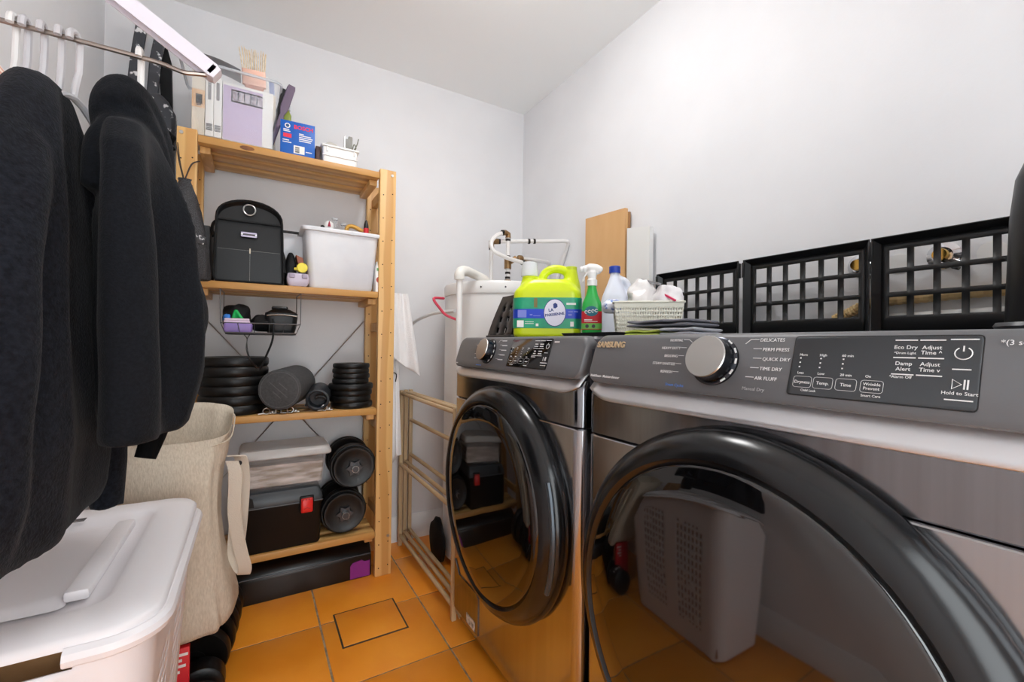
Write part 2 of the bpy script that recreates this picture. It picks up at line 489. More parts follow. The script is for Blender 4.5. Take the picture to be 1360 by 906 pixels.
    for i, u in enumerate((.03, .165, .305, .45)):
        if heads[i]: tx(u+.015, .33, heads[i], .0062)
        tx(u+.02, .64, lows[i], .0062)
        for k in range(3 if heads[i] else 0):
            w_, m_, th = bar(u, u, .37+.075*k); bars.box(.004, .0056, -.0008, .0008, 0, .0004, M=m_)
        tx(u+.062, .80 if '\n' not in cols[i] else .76, cols[i], .0078 if '\n' not in cols[i] else .007, al='CENTER')
        x0 = dx0+(dx1-dx0)*(u+.002); z = .9565+.0395*cos(TILT)-.079*cos(TILT)*.775
        o_ = rrect((dx1-dx0)*.122, .0145, .003, 3); m_ = panM(x0+(dx1-dx0)*.06, z, .0013)
        bars.tube([m_ @ Vector((a, b, 0)) for a, b in o_], .00035, 4, closed=True)
    tx(.09, .93, 'Child Lock', .0056); tx(.46, .93, 'Smart Care', .0056)
    tx(.66, .19, 'Eco Dry' if not washer else 'Delay', .0085, al='CENTER'); tx(.66, .265, '*Drum Light', .0052, al='CENTER')
    tx(.66, .43, 'Damp' if not washer else 'Pre', .0085, al='CENTER'); tx(.66, .51, 'Alert' if not washer else 'Soak', .0085, al='CENTER')
    tx(.652, .62, '*Alarm Off', .006, al='CENTER')
    tx(.785, .19, 'Adjust', .0085, al='CENTER'); tx(.785, .265, 'Time ^', .0085, al='CENTER')
    tx(.785, .43, 'Adjust', .0085, al='CENTER'); tx(.785, .51, 'Time v', .0085, al='CENTER')
    tx(.925, .80, 'Hold to Start', .007, al='CENTER')
    for (u0, u1, v) in ((.605, .715, .06), (.727, .845, .06), (.605, .715, .32), (.727, .845, .32), (.605, .715, .565), (.727, .845, .565), (.865, .985, .05), (.885, .965, .46), (.865, .985, .87)):
        w_, m_, th = bar(u0, u1, v); bars.box(0, w_, -th, th, 0, .0005, M=m_)
    # power ring and play mark
    x = dx0+(dx1-dx0)*.925; z = .9565+.0395*cos(TILT)-.079*cos(TILT)*.24
    m_ = panM(x, z, .0014)
    bars.tube([m_ @ Vector((.0065*sin(a), .0065*cos(a), 0)) for a in [.55+(2*pi-1.1)*k/18 for k in range(19)]], .0006, 4)
    bars.box(-.0006, .0006, .002, .008, 0, .0005, M=m_)
    z = .9565+.0395*cos(TILT)-.079*cos(TILT)*.66
    m_ = panM(x, z, .0014)
    bars.tube([m_ @ Vector(p) for p in ((-.006, -.005, 0), (-.006, .005, 0), (.001, 0, 0))], .0006, 4, closed=True)
    bars.box(.0025, .0038, -.005, .005, 0, .0005, M=m_).box(.005, .0063, -.005, .005, 0, .0005, M=m_)
    bars.obj('display_marks', print_m, dp, kind='stuff')
    if washer:
        put('lettering', 'VRT+', .008, print_m, cp, panM(-.322, .913))
        put('lettering', 'Smart', .008, print_m, cp, panM(.222, .985))
        put('lettering', 'Steam Cycles', .006, blue_m, cp, panM(-.165, .913))
        MB().prism([(-.315, .075), (-.135, .075), (-.135, .19), (-.15, .2), (-.28, .2), (-.315, .24)], -.0025, .004).obj('filter_hatch', steel_dk, W)
        MB().box(-.215, -.155, -.0035, -.001, .078, .108).obj('sticker', mat('white_sticker', S(225, 222, 215), .6, col2=S(120, 118, 112), nscale=90), W)
    else:
        text('logo_lettering', 'SAMSUNG', .0172, chrome_m, cp, panM(-.330, .976, .0008), ext=.0012, bold=.0005)
        put('lettering', 'MultiSteam  MoistureSensor', .0072, print_m, cp, panM(-.328, .9155), bold=.0001)
        put('lettering', 'Steam Cycles', .0068, blue_m, cp, panM(-.135, .913))
        put('lettering', 'Manual Dry', .0068, dim_m, cp, panM(-.0, .9185))
        put('lettering', '*(3 sec)', .0075, print_m, cp, panM(.25, .985))
    for sx in (-1, 1):
        for yy in (.08, .58):
            MB().cyl((sx*.28, yy, 0), (sx*.28, yy, .032), .022, n=12).obj('foot', black_m, W)
    return W
machine('washing_machine', 'dark steel front-load washer beside the water heater, nearer the shelf', 'washer', (.61, 1.083, 0), True)
machine('tumble_dryer', 'dark steel front-load dryer with large brushed knob in the right foreground', 'dryer', (.61, .375, 0), False)
# ------------------------------------------------------------------ on the top shelf
z1 = SZ[0]+.001
clear_m = mat('clear_plastic', S(225, 230, 235), .1, alpha=.10)
clear_rim = mat('clear_plastic_rim', S(215, 220, 226), .2, alpha=.6)
cream_m = mat('cream_card', S(226, 216, 200), .7, col2=S(219, 208, 190), nscale=30)
whitecard = mat('white_card', S(236, 235, 232), .6)
lav_m = mat('lavender_card', S(190, 172, 204), .6, col2=S(203, 188, 214), wave=(60, 'X', 1.0, 1.0), stretch=(1, 1, .1))
tan_m = mat('tan_print', S(222, 182, 140), .6)
ink_m = mat('grey_ink', S(140, 138, 140), .6)
dkink_m = mat('dark_ink', S(70, 68, 72), .6)

cb = thing('storage_bin', 'clear plastic bin of boxes and brushes on the top shelf', 'bin', (-.077, 1.995, z1))
b = MB(); rbin(b, [(.232, .19, 0, .016, 0), (.24, .2, .01, .016, 0), (.3, .215, .255, 0, 0), (.316, .23, .258, 0, 0), (.316, .23, .268, 0, 0), (.292, .207, .266, 0, 0), (.232, .192, .014, .016, 0), (.22, .18, .006, .016, 0)], .02, 4)
b.obj('tub', clear_m, cb)
b = MB(); b.tube([(a, c, .264) for a, c in rrect(.312, .228, .024, 4)], .005, 6, closed=True); b.obj('rim', clear_rim, cb)
def card_box(name, label, x0, x1, y0, y1, z, h, m, parts=(), grp=None, cat='box'):
    t = thing(name, label, cat, ((x0+x1)/2, (y0+y1)/2, z), group=grp)
    w, d = (x1-x0)/2, (y1-y0)/2
    MB().box(-w, w, -d, d, 0, h, .0015).obj('carton', m, t)
    for nm, u0, u1, v0, v1, mm in parts:
        MB().box(-w+2*w*u0, -w+2*w*u1, -d-.0007, -d+.001, h*v0, h*v1).obj(nm, mm, t)
    return t
def barcode(parent, x0, x1, y, z0, z1, m=dkink_m, n=7):
    b = MB(); st = (z1-z0)/n
    for i in range(n): b.box(x0, x1, y-.0006, y+.0005, z0+i*st, z0+i*st+st*(.35+.4*random.random()))
    b.obj('barcode', m, parent, kind='stuff')
zi = z1+.016
t = card_box('carton_box', 'cream carton with an orange band and barcode in the clear bin', -.200, -.162, 1.905, 2.07, zi, .228, cream_m,
             [('orange_band', 0, 1, .42, .70, tan_m), ('white_label', .3, .8, .48, .63, whitecard)])
barcode(t, -.005, .008, -.0835, .103, .125)
t = card_box('carton_box', 'left one of two narrow white cartons in the clear bin', -.160, -.136, 1.9, 2.07, zi, .21, whitecard, [('print', .3, .7, .62, .92, ink_m)])
barcode(t, -.009, .009, -.0855, .02, .045)
t = card_box('carton_box', 'right one of two narrow white cartons, touching the lavender one', -.135, -.111, 1.9, 2.07, zi, .215, whitecard, [('print', .3, .7, .62, .92, ink_m)])
barcode(t, -.009, .009, -.0855, .02, .045)
t = card_box('carton_box', 'large lavender and white carton with a row of small pictures', -.109, .052, 1.905, 1.95, zi, .212, whitecard,
             [('lavender_print', .01, .78, 0.01, .95, lav_m), ('picture_strip', .16, .82, .68, .9, whitecard)])
for i in range(5):
    x = -.08+.16*(.18+.124*i); MB().box(x, x+.017, -.0236, -.0215, .15, .186).obj('picture', mat('small_picture_%d' % (i % 2), S(120, 110, 128) if i % 2 else S(150, 140, 155), .6, col2=S(205, 198, 208), nscale=60), t)
t = card_box('carton_box', 'flat cream carton behind the lavender one in the clear bin', -.105, .062, 1.953, 1.995, zi, .232, cream_m, [('brown_bar', .7, .715, .75, .95, dkink_m), ('round_print', .76, .9, .78, .93, tan_m)])
# paint brushes and tools standing in the bin
def upright(d):
    z = d.normalized(); x = (Vector((1, 0, 0))-z*z.x).normalized(); y = z.cross(x)
    return Matrix(((x.x, y.x, z.x, 0), (x.y, y.y, z.y, 0), (x.z, y.z, z.z, 0), (0, 0, 0, 1)))
def brush(name, label, base, top, w, hand_m, bris_m, bl, group='brushes and tools in the clear bin'):
    t = thing(name, label, 'brush', base, group=group)
    d = Vector(top)-Vector(base); L = d.length; M = upright(d)
    h = MB(); rbin(h, [(.012, .01, 0), (.02, .012, .02), (.016, .012, (L-bl)*.5), (w*.9, .016, (L-bl)*.82)], .005, 3, M); h.obj('handle', hand_m, t)
    f = MB(); rbin(f, [(w, .02, (L-bl)*.8), (w, .02, L-bl+.004)], .004, 3, M); f.obj('ferrule', mat('copper_ferrule', S(222, 178, 160), .35, .6), t)
    b = MB(); n = 12
    for i in range(n):
        for j in range(3):
            x = -w/2+w*(i+.5)/n; y = -.006+.006*j; e = random.uniform(-.006, .004); s = 1.18
            b.cyl((x, y, L-bl), (x*s+random.uniform(-.002, .002), y*1.3, L+e), .0022, .0012, n=5, M=M)
    b.obj('bristles', bris_m, t, kind='stuff')
    return t
bris = mat('natural_bristles', S(214, 190, 150), .7, col2=S(242, 228, 202), nscale=90)
brush('paint_brush', 'wide paint brush with pale natural bristles sticking out of the clear bin', (.0, 1.975, z1+.06), (-.018, 1.915, z1+.378), .078, mat('red_brown_handle', S(206, 150, 130), .4), bris, .075)
def paddle(name, label, cat, base, top, w, th, m, handle_m=None, grp='brushes and tools in the clear bin'):
    t = thing(name, label, cat, base, group=grp)
    d = Vector(top)-Vector(base); L = d.length; M = upright(d)
    h = MB(); rbin(h, [(w*.5, th, 0), (w*.5, th, L*.5), (w, th, L*.6), (w, th, L*.95), (w*.8, th*.7, L)], th*.4, 3, M); h.obj('blade', m, t)
    h = MB(); rbin(h, [(w*.45, th*1.3, -.004), (w*.6, th*1.3, L*.48)], th*.4, 3, M); h.obj('grip', handle_m or m, t)
    return t
paddle('scraper', 'white scraper blade standing beside the wide brush', 'scraper', (.035, 1.99, z1+.05), (.022, 1.965, z1+.318), .03, .006, mat('white_plastic', S(232, 232, 230), .4))
paddle('scraper', 'pale blue scraper blade standing behind the white one', 'scraper', (.06, 2.02, z1+.05), (.045, 1.99, z1+.318), .022, .005, mat('pale_blue_plastic', S(150, 160, 196), .4))
paddle('handled_brush', 'slim black handle standing at the right end of the clear bin', 'tool', (.045, 1.95, z1+.05), (.09, 1.95, z1+.282), .016, .009, black_m)
paddle('handled_brush', 'mauve grey brush handle leaning out over the right rim of the clear bin', 'tool', (.05, 1.935, z1+.05), (.117, 1.93, z1+.292), .03, .01, mat('mauve_rubber', S(108, 92, 112), .6))
t = thing('bottle', 'small olive green bottle hung outside the right wall of the clear bin', 'bottle', (.1, 1.95, z1+.115))
b = MB(); rbin(b, [(.03, .02, 0), (.034, .024, .01), (.034, .024, .065), (.02, .016, .082), (.014, .012, .09)], .008, 3); b.obj('body', mat('olive_liquid', S(128, 140, 58), .25), t)
b = MB(); rbin(b, [(.026, .02, .085), (.022, .016, .13), (.012, .01, .14)], .006, 3); b.obj('neck', clear_rim, t)
# dark grey flat pouch lying over the left rim of the bin
b = MB(); 
for k in range(1):
    rings = []
    for i in range(9):
        u = i/8; x = -.225+.17*u; zc = z1+.292+.012*sin(u*3.1)-.016*u
        rings.append([(x, 1.885+.1*v, zc+.012*sin(pi*v)*sin(pi*min(1, u+.12)) + s) for v, s in ((0, 0), (.3, .004), (.7, .004), (1, 0), (.7, -.004), (.3, -.004))])
    b.loft(rings)
b.obj('pouch', mat('grey_nylon', S(158, 160, 166), .6, bump=.3, bscale=80), label='crumpled grey sheet lying over the left rim of the clear bin', cat='sheet')

# blue carton
bx = thing('carton_box', 'blue tool carton with red lettering standing on the top shelf', 'box', (.138, 1.925, z1), rz=-.04)
MB().box(-.06, .06, -.055, .055, 0, .127, .001).obj('carton', mat('blue_card', S(0, 86, 178), .45, col2=S(4, 94, 188), nscale=8), bx)
redp = mat('red_print', S(226, 40, 70), .5)
def ft(s, x, z, size, m, par, y=-.0556, bold=0.0002, al='LEFT'): return text('lettering', s, size, m, par, frame((x, y, z), (1, 0, 0), (0, 0, 1)), al, bold=bold)
ft('BOSCH', -.014, .1, .0205, redp, bx, bold=.0006)
MB().lathe([(.0095, 0), (.0095, .0006)], 20, T(-.036, -.055, .107) @ Matrix.Rotation(pi/2, 4, 'X')).obj('emblem', whitecard, bx)
MB().lathe([(.0062, 0), (.0062, .0004)], 16, T(-.036, -.0556, .107) @ Matrix.Rotation(pi/2, 4, 'X')).obj('emblem_centre', mat('emblem_blue', S(40, 80, 130), .5), bx)
MB().box(-.05, -.022, -.0558, -.0545, .062, .077).obj('red_patch', redp, bx)
MB().box(-.014, .024, -.0558, -.0545, .006, .036).obj('barcode_label', whitecard, bx)
barcode(bx, -.009, .006, -.0557, .01, .032)
pr = MB()
for i, (x0, x1, zz) in enumerate(((-.05, -.03, .09), (-.05, -.026, .084), (-.052, -.03, .05), (-.052, -.022, .042), (.004, .02, .082), (.004, .046, .076), (.004, .052, .069), (.004, .05, .062), (.004, .046, .055), (.028, .05, .016))):
    pr.box(x0, x1, -.0558, -.0545, zz, zz+.0032)
pr.obj('small_print', whitecard, bx, kind='stuff')
# brown block and white tray of hardware
MB().box(.203, .219, 1.9, 1.97, z1, z1+.066, .002).obj('wood_block', mat('dark_brown_block', S(84, 58, 52), .6), label='small dark brown block between the blue carton and the white tray', cat='block')
tr = thing('hardware_tray', 'small white plastic tray of hardware at the right of the top shelf', 'tray', (.292, 1.935, z1))
whp = mat('white_tray_plastic', S(238, 238, 236), .4)
b = MB(); rbin(b, [(.128, .11, 0), (.134, .116, .062), (.146, .128, .064), (.146, .128, .07), (.128, .11, .069), (.122, .104, .006)], .008, 3); b.obj('tub', whp, tr)
for sx in (-.05, .054): MB().box(sx-.002, sx+.002, -.0625, -.056, .045, .064).obj('rib', whp, tr)
MB().box(-.067, .067, -.0605, -.057, .028, .031).obj('ridge', whp, tr)
grp = 'hardware in the white tray'
MB().lathe([(.032, -.004), (.032, .004)], 24, T(.262, 1.915, z1+.066) @ Matrix.Rotation(pi/2, 4, 'X')).obj('sanding_disc', mat('grey_disc', S(190, 186, 178), .7), label='round grey disc standing in the white tray', cat='disc', group=grp)
paddle('putty_knife', 'thin metal strip standing upright in the white tray', 'tool', (.313, 1.92, z1+.03), (.314, 1.915, z1+.135), .006, .003, steel, grp=grp)
paddle('putty_knife', 'left grey wedge leaning in the white tray', 'tool', (.335, 1.93, z1+.02), (.325, 1.915, z1+.128), .018, .003, mat('dull_grey', S(140, 138, 132), .5), grp=grp)
paddle('putty_knife', 'right grey wedge standing in the white tray', 'tool', (.337, 1.93, z1+.02), (.336, 1.915, z1+.14), .018, .003, mat('dull_grey', S(140, 138, 132), .5), grp=grp)
c = spline([(.343, 1.92, z1+.07), (.35, 1.915, z1+.11), (.36, 1.92, z1+.10), (.35, 1.925, z1+.085), (.362, 1.915, z1+.11), (.37, 1.92, z1+.14)], 5)
MB().tube(c, .002, 6).obj('wire_coil', mat('olive_wire', S(110, 110, 92), .5), label='tangle of grey wire in the right end of the white tray', cat='wire', group=grp)

# ------------------------------------------------------------------ second shelf
z2 = SZ[1]+.001
vinyl = mat('black_vinyl', S(15, 16, 18), .40, spec=.35, bump=.12, bscale=14)
nylon = mat('black_nylon', S(15, 16, 18), .6, spec=.25, bump=.25, bscale=500)
bag = thing('tool_bag', 'black upright tool bag with rounded top and steel ring on the second shelf', 'bag', (-.016, 1.93, z2))
prof = [(-.106, 0), (.108, 0), (.110, .02), (.104, .225)] + [(.104*cos(a) if a < pi/2 else .106*cos(a), .225+.075*sin(a)**.8 if 0 < a < pi else .225) for a in [pi*k/16 for k in range(1, 16)]] + [(-.106, .225), (-.112, .02)]
b = MB(); rings = []
for yy, k in ((-.056, .955), (-.064, .99), (-.06, 1.0), (.0, 1.0), (.05, 1.0), (.056, .97)):
    rings.append([(a*k, yy+(.018*(c/.3) if yy < 0 else -.01*(c/.3)), .01+(c-.01)*(k if c > .2 else 1)) for a, c in prof])
b.loft(rings); b.obj('body', vinyl, bag)
edge = [(a*.99, -.067+.018*(c/.3), c+.002) for a, c in prof]
MB().tube(edge, .0042, 6, closed=True).obj('piping', nylon, bag)
def by(z): return -.066+.018*(z/.3)
b = MB(); b.prism([(-.1, .004), (.1, .004), (.098, .118), (-.1, .118)], -.0115, 0, M=T(0, -.055, 0)); b.obj('front_pocket', vinyl, bag)
thr = mat('pale_thread', S(150, 150, 146), .7)
s = MB()
for i in range(40):
    x = -.098+.0049*i; s.box(x, x+.003, -.0675, -.066, .1155, .1165)
for i in range(24): s.box(-.0005, .0006, -.0675, -.066, .004+.0046*i, .0072+.0046*i)
s.obj('stitching', thr, bag, kind='stuff')
MB().box(-.002, .002, -.0685, -.066, .106, .124).obj('pocket_tab', mat('cream_tab', S(214, 205, 184), .6), bag)
MB().prism([(-.1, .222), (.1, .222), (.09, .228), (-.092, .228)], by(.225)-.001, by(.225)+.006).obj('flap_seam', nylon, bag)
b = MB(); rbin(b, [(.03, .03, 0), (.032, .032, .004)], .01, 3, frame((-.006, by(.272)+.001, .272), (1, 0, 0), (0, 0, 1))); b.obj('ring_patch', nylon, bag)
RM = frame((-.004, by(.268)-.004, .268), (1, 0, 0), (0, 0, 1))
MB().tube([RM @ Vector((.019*cos(a), .019*sin(a), 0)) for a in [2*pi*k/24 for k in range(24)]], .0026, 8, closed=True).obj('steel_ring', steel, bag)
pl = MB(); rbin(pl, [(.054, .02, 0), (.05, .017, .003)], .003, 2, frame((-.004, by(.18)-.001, .176), (1, 0, 0), (0, 0, 1))); po = pl.obj('name_plate', mat('pewter', S(150, 142, 158), .3, .9), bag)
for sx in (-.022, .022): MB().lathe([(.0035, 0), (.003, .002)], 10, frame((-.004+sx, by(.18)-.004, .176), (1, 0, 0), (0, 0, 1))).obj('rivet', steel, po)
MB().box(-.03, .022, by(.18)-.0042, by(.18)-.002, .173, .179).obj('plate_groove', dkink_m, po)
MB().tube(spline([(-.1, .0, .235), (-.116, -.01, .215), (-.118, -.03, .18), (-.112, -.05, .16)], 4), .008, 8, flat=.5).obj('side_strap', nylon, bag)
MB().tube(spline([(.104, .03, .15), (.114, .0, .1), (.116, -.02, .05)], 4), .009, 8, flat=.6).obj('side_pouch', nylon, bag)
# tan handle behind bag
t = thing('hammer', 'pale wooden tool handle peeking over the left side of the tool bag', 'tool', (-.118, 2.05, z2))
b = MB(); b.tube([(0, 0, 0), (0, 0, .16), (.002, 0, .24), (.004, 0, .268), (.004, 0, .28)], [.011, .01, .012, .013, .007], 10); b.obj('handle', mat('beech', S(214, 160, 118), .5), t)
MB().box(-.172, -.14, 1.9, 2.1, z2, z2+.198, .002).obj('binder', mat('charcoal_board', S(52, 53, 56), .6), label='charcoal flat case standing left of the black tool bag', cat='case')
# small black pouch, folders, tape measure, mauve clip box
b = MB(); rbin(b, [(.034, .08, 0), (.042, .1, .03), (.04, .09, .09), (.026, .06, .125), (.012, .03, .14)], .014, 4)
o = mobj('camera_pouch', remesh(b, .006, 3), nylon, label='small black padded pouch between tool bag and white tub', cat='pouch', loc=(.122, 1.95, z2))
MB().tube(spline([(.016, -.05, .075), (.019, -.048, .06), (.02, -.049, .045)], 3), .0012, 5).obj('zip_trim', thr, o)
pp = MB(); pp.prism([(.0, 0), (.07, 0), (.07, .22), (.0, .215)], -.004, .004, M=T(.1, 2.0, z2)); pp.obj('folder', mat('white_paper', S(225, 226, 230), .6), label='white paper folder standing behind the tape measure', cat='folder')
MB().box(.085, .19, 1.985, 1.99, z2+.225, z2+.2275).box(.085, .19, 1.972, 1.99, z2+.2285, z2+.232).obj('ruler', black_m, label='black ruler lying across the folder tops behind the tub rim', cat='ruler')
pp = MB(); pp.prism([(.0, 0), (.012, 0), (-.006, .115), (-.03, .125)], -.03, .03, M=T(.168, 1.93, z2)); pp.obj('brown_folder', mat('russet_leather', S(150, 82, 56), .5), label='russet brown wallet leaning against the white tub', cat='wallet')
tp = thing('tape_measure', 'round yellow tape measure resting on the mauve clip box', 'tape measure', (.158, 1.88, z2+.05))
MB().lathe([(.017, -.012), (.0195, -.009), (.0195, .009), (.017, .012)], 24, T(0, 0, .0225) @ Matrix.Rotation(pi/2, 4, 'X')).obj('case', mat('yellow_plastic', S(240, 222, 66), .4), tp)
MB().box(-.028, -.012, -.006, .006, .012, .022, .002).obj('hook', mat('yellow_plastic2', S(214, 196, 56), .4), tp)
MB().box(-.012, .012, -.009, .009, 0, .0055, .002).obj('foot', black_m, tp)
cl = thing('clip_case', 'small mauve plastic case with two latches at the shelf edge', 'case', (.144, 1.885, z2))
mv = mat('mauve_plastic', S(206, 196, 212), .4)
b = MB(); rbin(b, [(.06, .04, 0), (.074, .05, .01), (.078, .052, .03), (.072, .048, .048)], .01, 3); b.obj('body', mv, cl)
for sx in (-.022, .022): MB().box(sx-.01, sx+.01, -.031, -.02, .03, .046, .003).obj('latch', mat('mauve_plastic_dark', S(170, 160, 180), .4), cl)
# white translucent tub
tub = thing('storage_tub', 'frosted white plastic tub with rim at the right of the second shelf', 'tub', (.307, 1.985, z2))
fro = mat('frosted_plastic', S(232, 233, 236), .35, alpha=.93, col2=S(218, 220, 226), nscale=6)
b = MB(); rbin(b, [(.236, .19, 0), (.246, .2, .012), (.278, .226, .2), (.282, .23, .222), (.306, .25, .224), (.31, .254, .232), (.306, .25, .238), (.276, .224, .236), (.272, .22, .2), (.242, .196, .016), (.23, .18, .01)], .022, 5); b.obj('tub', fro, tub)
g = 'things poking out of the white tub'
t = thing('glue_bottle', 'white bottle top with a pink red drop mark in the white tub', 'bottle', (.262, 1.955, z2+.177), group=g)
MB().lathe([(.02, 0), (.02, .09), (.017, .105), (.008, .112)], 20).obj('cap', whp, t)
b = MB(); b.tube([(.0, -.0205, .085), (0, -.021, .093), (.0, -.019, .108)], [.006, .005, .001], 8); b.obj('drop_mark', mat('crimson', S(170, 36, 66), .5), t)
MB().lathe([(.005, 0), (.008, .004), (.008, .012), (.004, .016)], 12).obj('screw_cap', black_m, label='tiny black cap on the white tub rim left of the glue bottle', cat='cap', group=g, loc=(.232, 1.90, z2+.2395))
t = thing('clear_tube', 'taller clear plastic tube standing in the white tub', 'tube', (.29, 1.985, z2+.19), group=g)
MB().cyl((0, 0, 0), (0, 0, .12), .011, n=14).obj('tube', clear_m, t); MB().cyl((0, 0, .115), (0, 0, .122), .0125, n=14).obj('collar', clear_rim, t)
t = thing('clear_tube', 'shorter clear plastic tube beside the taller one in the white tub', 'tube', (.318, 1.975, z2+.19), group=g)
MB().cyl((0, 0, 0), (.006, 0, .098), .011, n=14).obj('tube', clear_m, t); MB().cyl((.006, 0, .094), (.006, 0, .101), .0125, n=14).obj('collar', clear_rim, t)
b = MB(); b.tube(spline([(.335, 1.98, z2+.225), (.338, 1.978, z2+.275), (.36, 1.97, z2+.285), (.4, 1.96, z2+.267), (.43, 1.95, z2+.25)], 4), .013, 10, flat=.7)
b.obj('caulking_gun', mat('amber_plastic', S(222, 170, 80), .4), label='amber curved handle lying across the top of the white tub', cat='tool', group=g)
t = thing('marker_pen', 'red marker with black tip standing in the white tub', 'marker', (.405, 1.915, z2+.185), group=g)
MB().cyl((0, 0, 0), (0, 0, .085), .011, n=14).obj('barrel', mat('red_plastic', S(206, 36, 44), .4), t)
MB().lathe([(.0105, .085), (.0095, .1), (.005, .116), (.003, .12)], 14).obj('tip', black_m, t)
t = thing('cleaner_bottle', 'small white bottle with green and red print wedged right of the tub', 'bottle', (.452, 1.9, z2))
b = MB(); rbin(b, [(.03, .06, 0), (.03, .06, .1), (.016, .03, .125), (.014, .024, .13)], .006, 3); b.obj('body', whp, t)
MB().box(-.011, .013, -.0315, -.0295, .088, .1).obj('green_print', mat('green_print', S(110, 160, 100), .5), t)
MB().lathe([(.013, 0), (.013, .001)], 14, T(0, -.03, .05) @ Matrix.Rotation(pi/2, 4, 'X')).obj('red_print', mat('brick_print', S(176, 76, 60), .5), t)

# drawstring mesh bag on the left post
ms = thing('mesh_bag', 'black mesh drawstring bag hung from the left shelf post', 'bag', (-.195, 1.79, 1.18))
b = MB(); rings = []
for z, w, d, cx, cy in ((0, .012, .012, .044, 0), (.004, .022, .02, .042, 0), (.03, .028, .03, .038, 0), (.1, .036, .036, .024, 0), (.17, .04, .034, .01, 0), (.23, .038, .03, -.002, 0), (.28, .03, .02, -.008, 0), (.325, .014, .012, -.008, 0), (.332, .018, .014, -.008, 0)):
    rings.append([(cx+w*cos(a)+.004*sin(5*a+z*30), cy+d*sin(a), z) for a in [2*pi*k/28 for k in range(28)]])
b.loft(rings)
b.obj('mesh_sack', mat('black_mesh', S(22, 22, 25), .55, col2=S(70, 70, 74), nscale=700, ndetail=0, ramp=(.5, .62), bump=.4, bscale=700), ms)
MB().box(-.02, .012, -.0375, -.034, .125, .15, M=Matrix.Rotation(.3, 4, 'Y')).obj('white_print', mat('white_scuffed_print', S(40, 40, 44), .5, col2=S(215, 215, 215), nscale=120, ramp=(.5, .56)), ms)
for k, (sx, ex) in enumerate(((-.012, -.035), (-.004, -.03), (-.002, .028), (.002, .032))):
    MB().tube(spline([(-.008+sx*.3, 0, .33), (-.008+ex*.5, .02, .39), (ex-.006, .062, .47 if ex < 0 else .42)], 4), .0016, 5).obj('cord', mat('brown_cord', S(58, 44, 38), .7), ms)

# ------------------------------------------------------------------ wire basket hung under the second shelf
wire = mat('grey_wire', S(96, 96, 98), .35, .8)
wb = thing('wire_basket', 'black wire basket hung below the second shelf', 'basket', (.025, 1.9, 1.01))
bw = .125; by0, by1 = -.085, .1
for z, k in ((.0, .9), (.034, 1.0)):
    MB().tube([(sx*bw*k, by0*k if sy else by1, z) for sx, sy in ((-1, 1), (1, 1), (1, 0), (-1, 0))], .0018, 6, closed=True).obj('wire_hoop', wire, wb)
for i in range(6):
    x = -bw+2*bw*i/5
    MB().tube([(x, by0, .034), (x*.9, by0*.9, 0), (x*.9, by1, 0), (x, by1, .034)], .0013, 5).obj('rib_wire', wire, wb)
for sx in (-1, 1):
    MB().tube([(sx*bw, by0, .034), (sx*(bw+.005), by0*.4, .155), (sx*bw, by1, .155)], .0018, 6).obj('hanger_wire', wire, wb)
    MB().tube([(sx*bw, by1, .034), (sx*bw, by1, .155)], .0018, 6).obj('hanger_wire', wire, wb)
MB().box(-.112, .112, -.075, .09, -.006, -.001, .002).obj('liner', black_m, wb)
g = 'odds and ends in the wire basket'
zb = 1.012
pm = mat('purple_plastic', S(140, 118, 184), .4)
b = MB(); rbin(b, [(.08, .028, 0), (.088, .034, .006), (.088, .034, .026), (.08, .028, .032)], .008, 3); o = b.obj('purple_case', pm, label='glossy purple case lying at the front of the wire basket', cat='case', group=g, loc=(-.048, 1.842, zb))
MB().box(-.001, .001, -.018, .018, .003, .0325).obj('lid_seam', mat('purple_dark', S(96, 78, 140), .5), o)
b = MB(); b.box(-.04, .04, -.012, .012, 0, .008, .002).box(-.038, .038, -.011, .011, .0085, .016, .002)
b.obj('notepads', mat('pale_pink_paper', S(222, 200, 220), .5), label='two pale pink pads stacked on the purple case', cat='notepad', group=g, loc=(-.052, 1.845, zb+.0325))
def crumple(name, label, cat, loc, rx, ry, rz_, m, seed, grp=None, amp=.35, vox=None):
    b = MB(); n1, n2 = 14, 10; rings = []
    for j in range(1, n2):
        ph = pi*j/n2; ring = []
        for i in range(n1):
            th = 2*pi*i/n1
            d = Vector((sin(ph)*cos(th), sin(ph)*sin(th), -cos(ph)))
            k = 1+amp*mnoise.noise(d*2.3+Vector((seed, seed*1.7, 0)))
            p = Vector((d.x*rx*k, d.y*ry*k, (d.z*k+1)*rz_ if d.z > -.7 else .15*rz_))
            p.z = max(p.z, 0)
            ring.append(p)
        rings.append(ring)
    b.loft(rings)
    o = b.obj(name, m, label=label, cat=cat, group=grp, loc=loc, ang=80); subd(o, 1); return o
crumple('blue_strap', 'small blue strap bundle at the left of the wire basket', 'strap', (-.083, 1.865, zb+.033), .013, .012, .016, mat('blue_webbing', S(36, 110, 190), .6), 3, g)
b = MB()
for i in range(5):
    b.tube(spline([(-.07+.006*i, 1.875+.004*i, zb+.034), (-.058+.004*i, 1.868, zb+.078-.007*i), (-.045+.003*i, 1.865, zb+.06-.004*i), (-.038+.006*i, 1.862, zb+.036)], 4), .005, 6)
mobj('resistance_band', remesh(b, .003, 2), mat('green_rubber', S(0, 168, 78), .5), label='bright green rubber band looped in the wire basket', cat='band', group=g)
crumple('black_glove', 'crumpled black glove behind the green band', 'glove', (-.055, 1.93, zb), .05, .03, .055, nylon, 11, g, .5)
crumple('black_cloth', 'black crumpled strap pile in the middle of the wire basket', 'strap', (.03, 1.9, zb), .05, .05, .034, nylon, 21, g, .6)
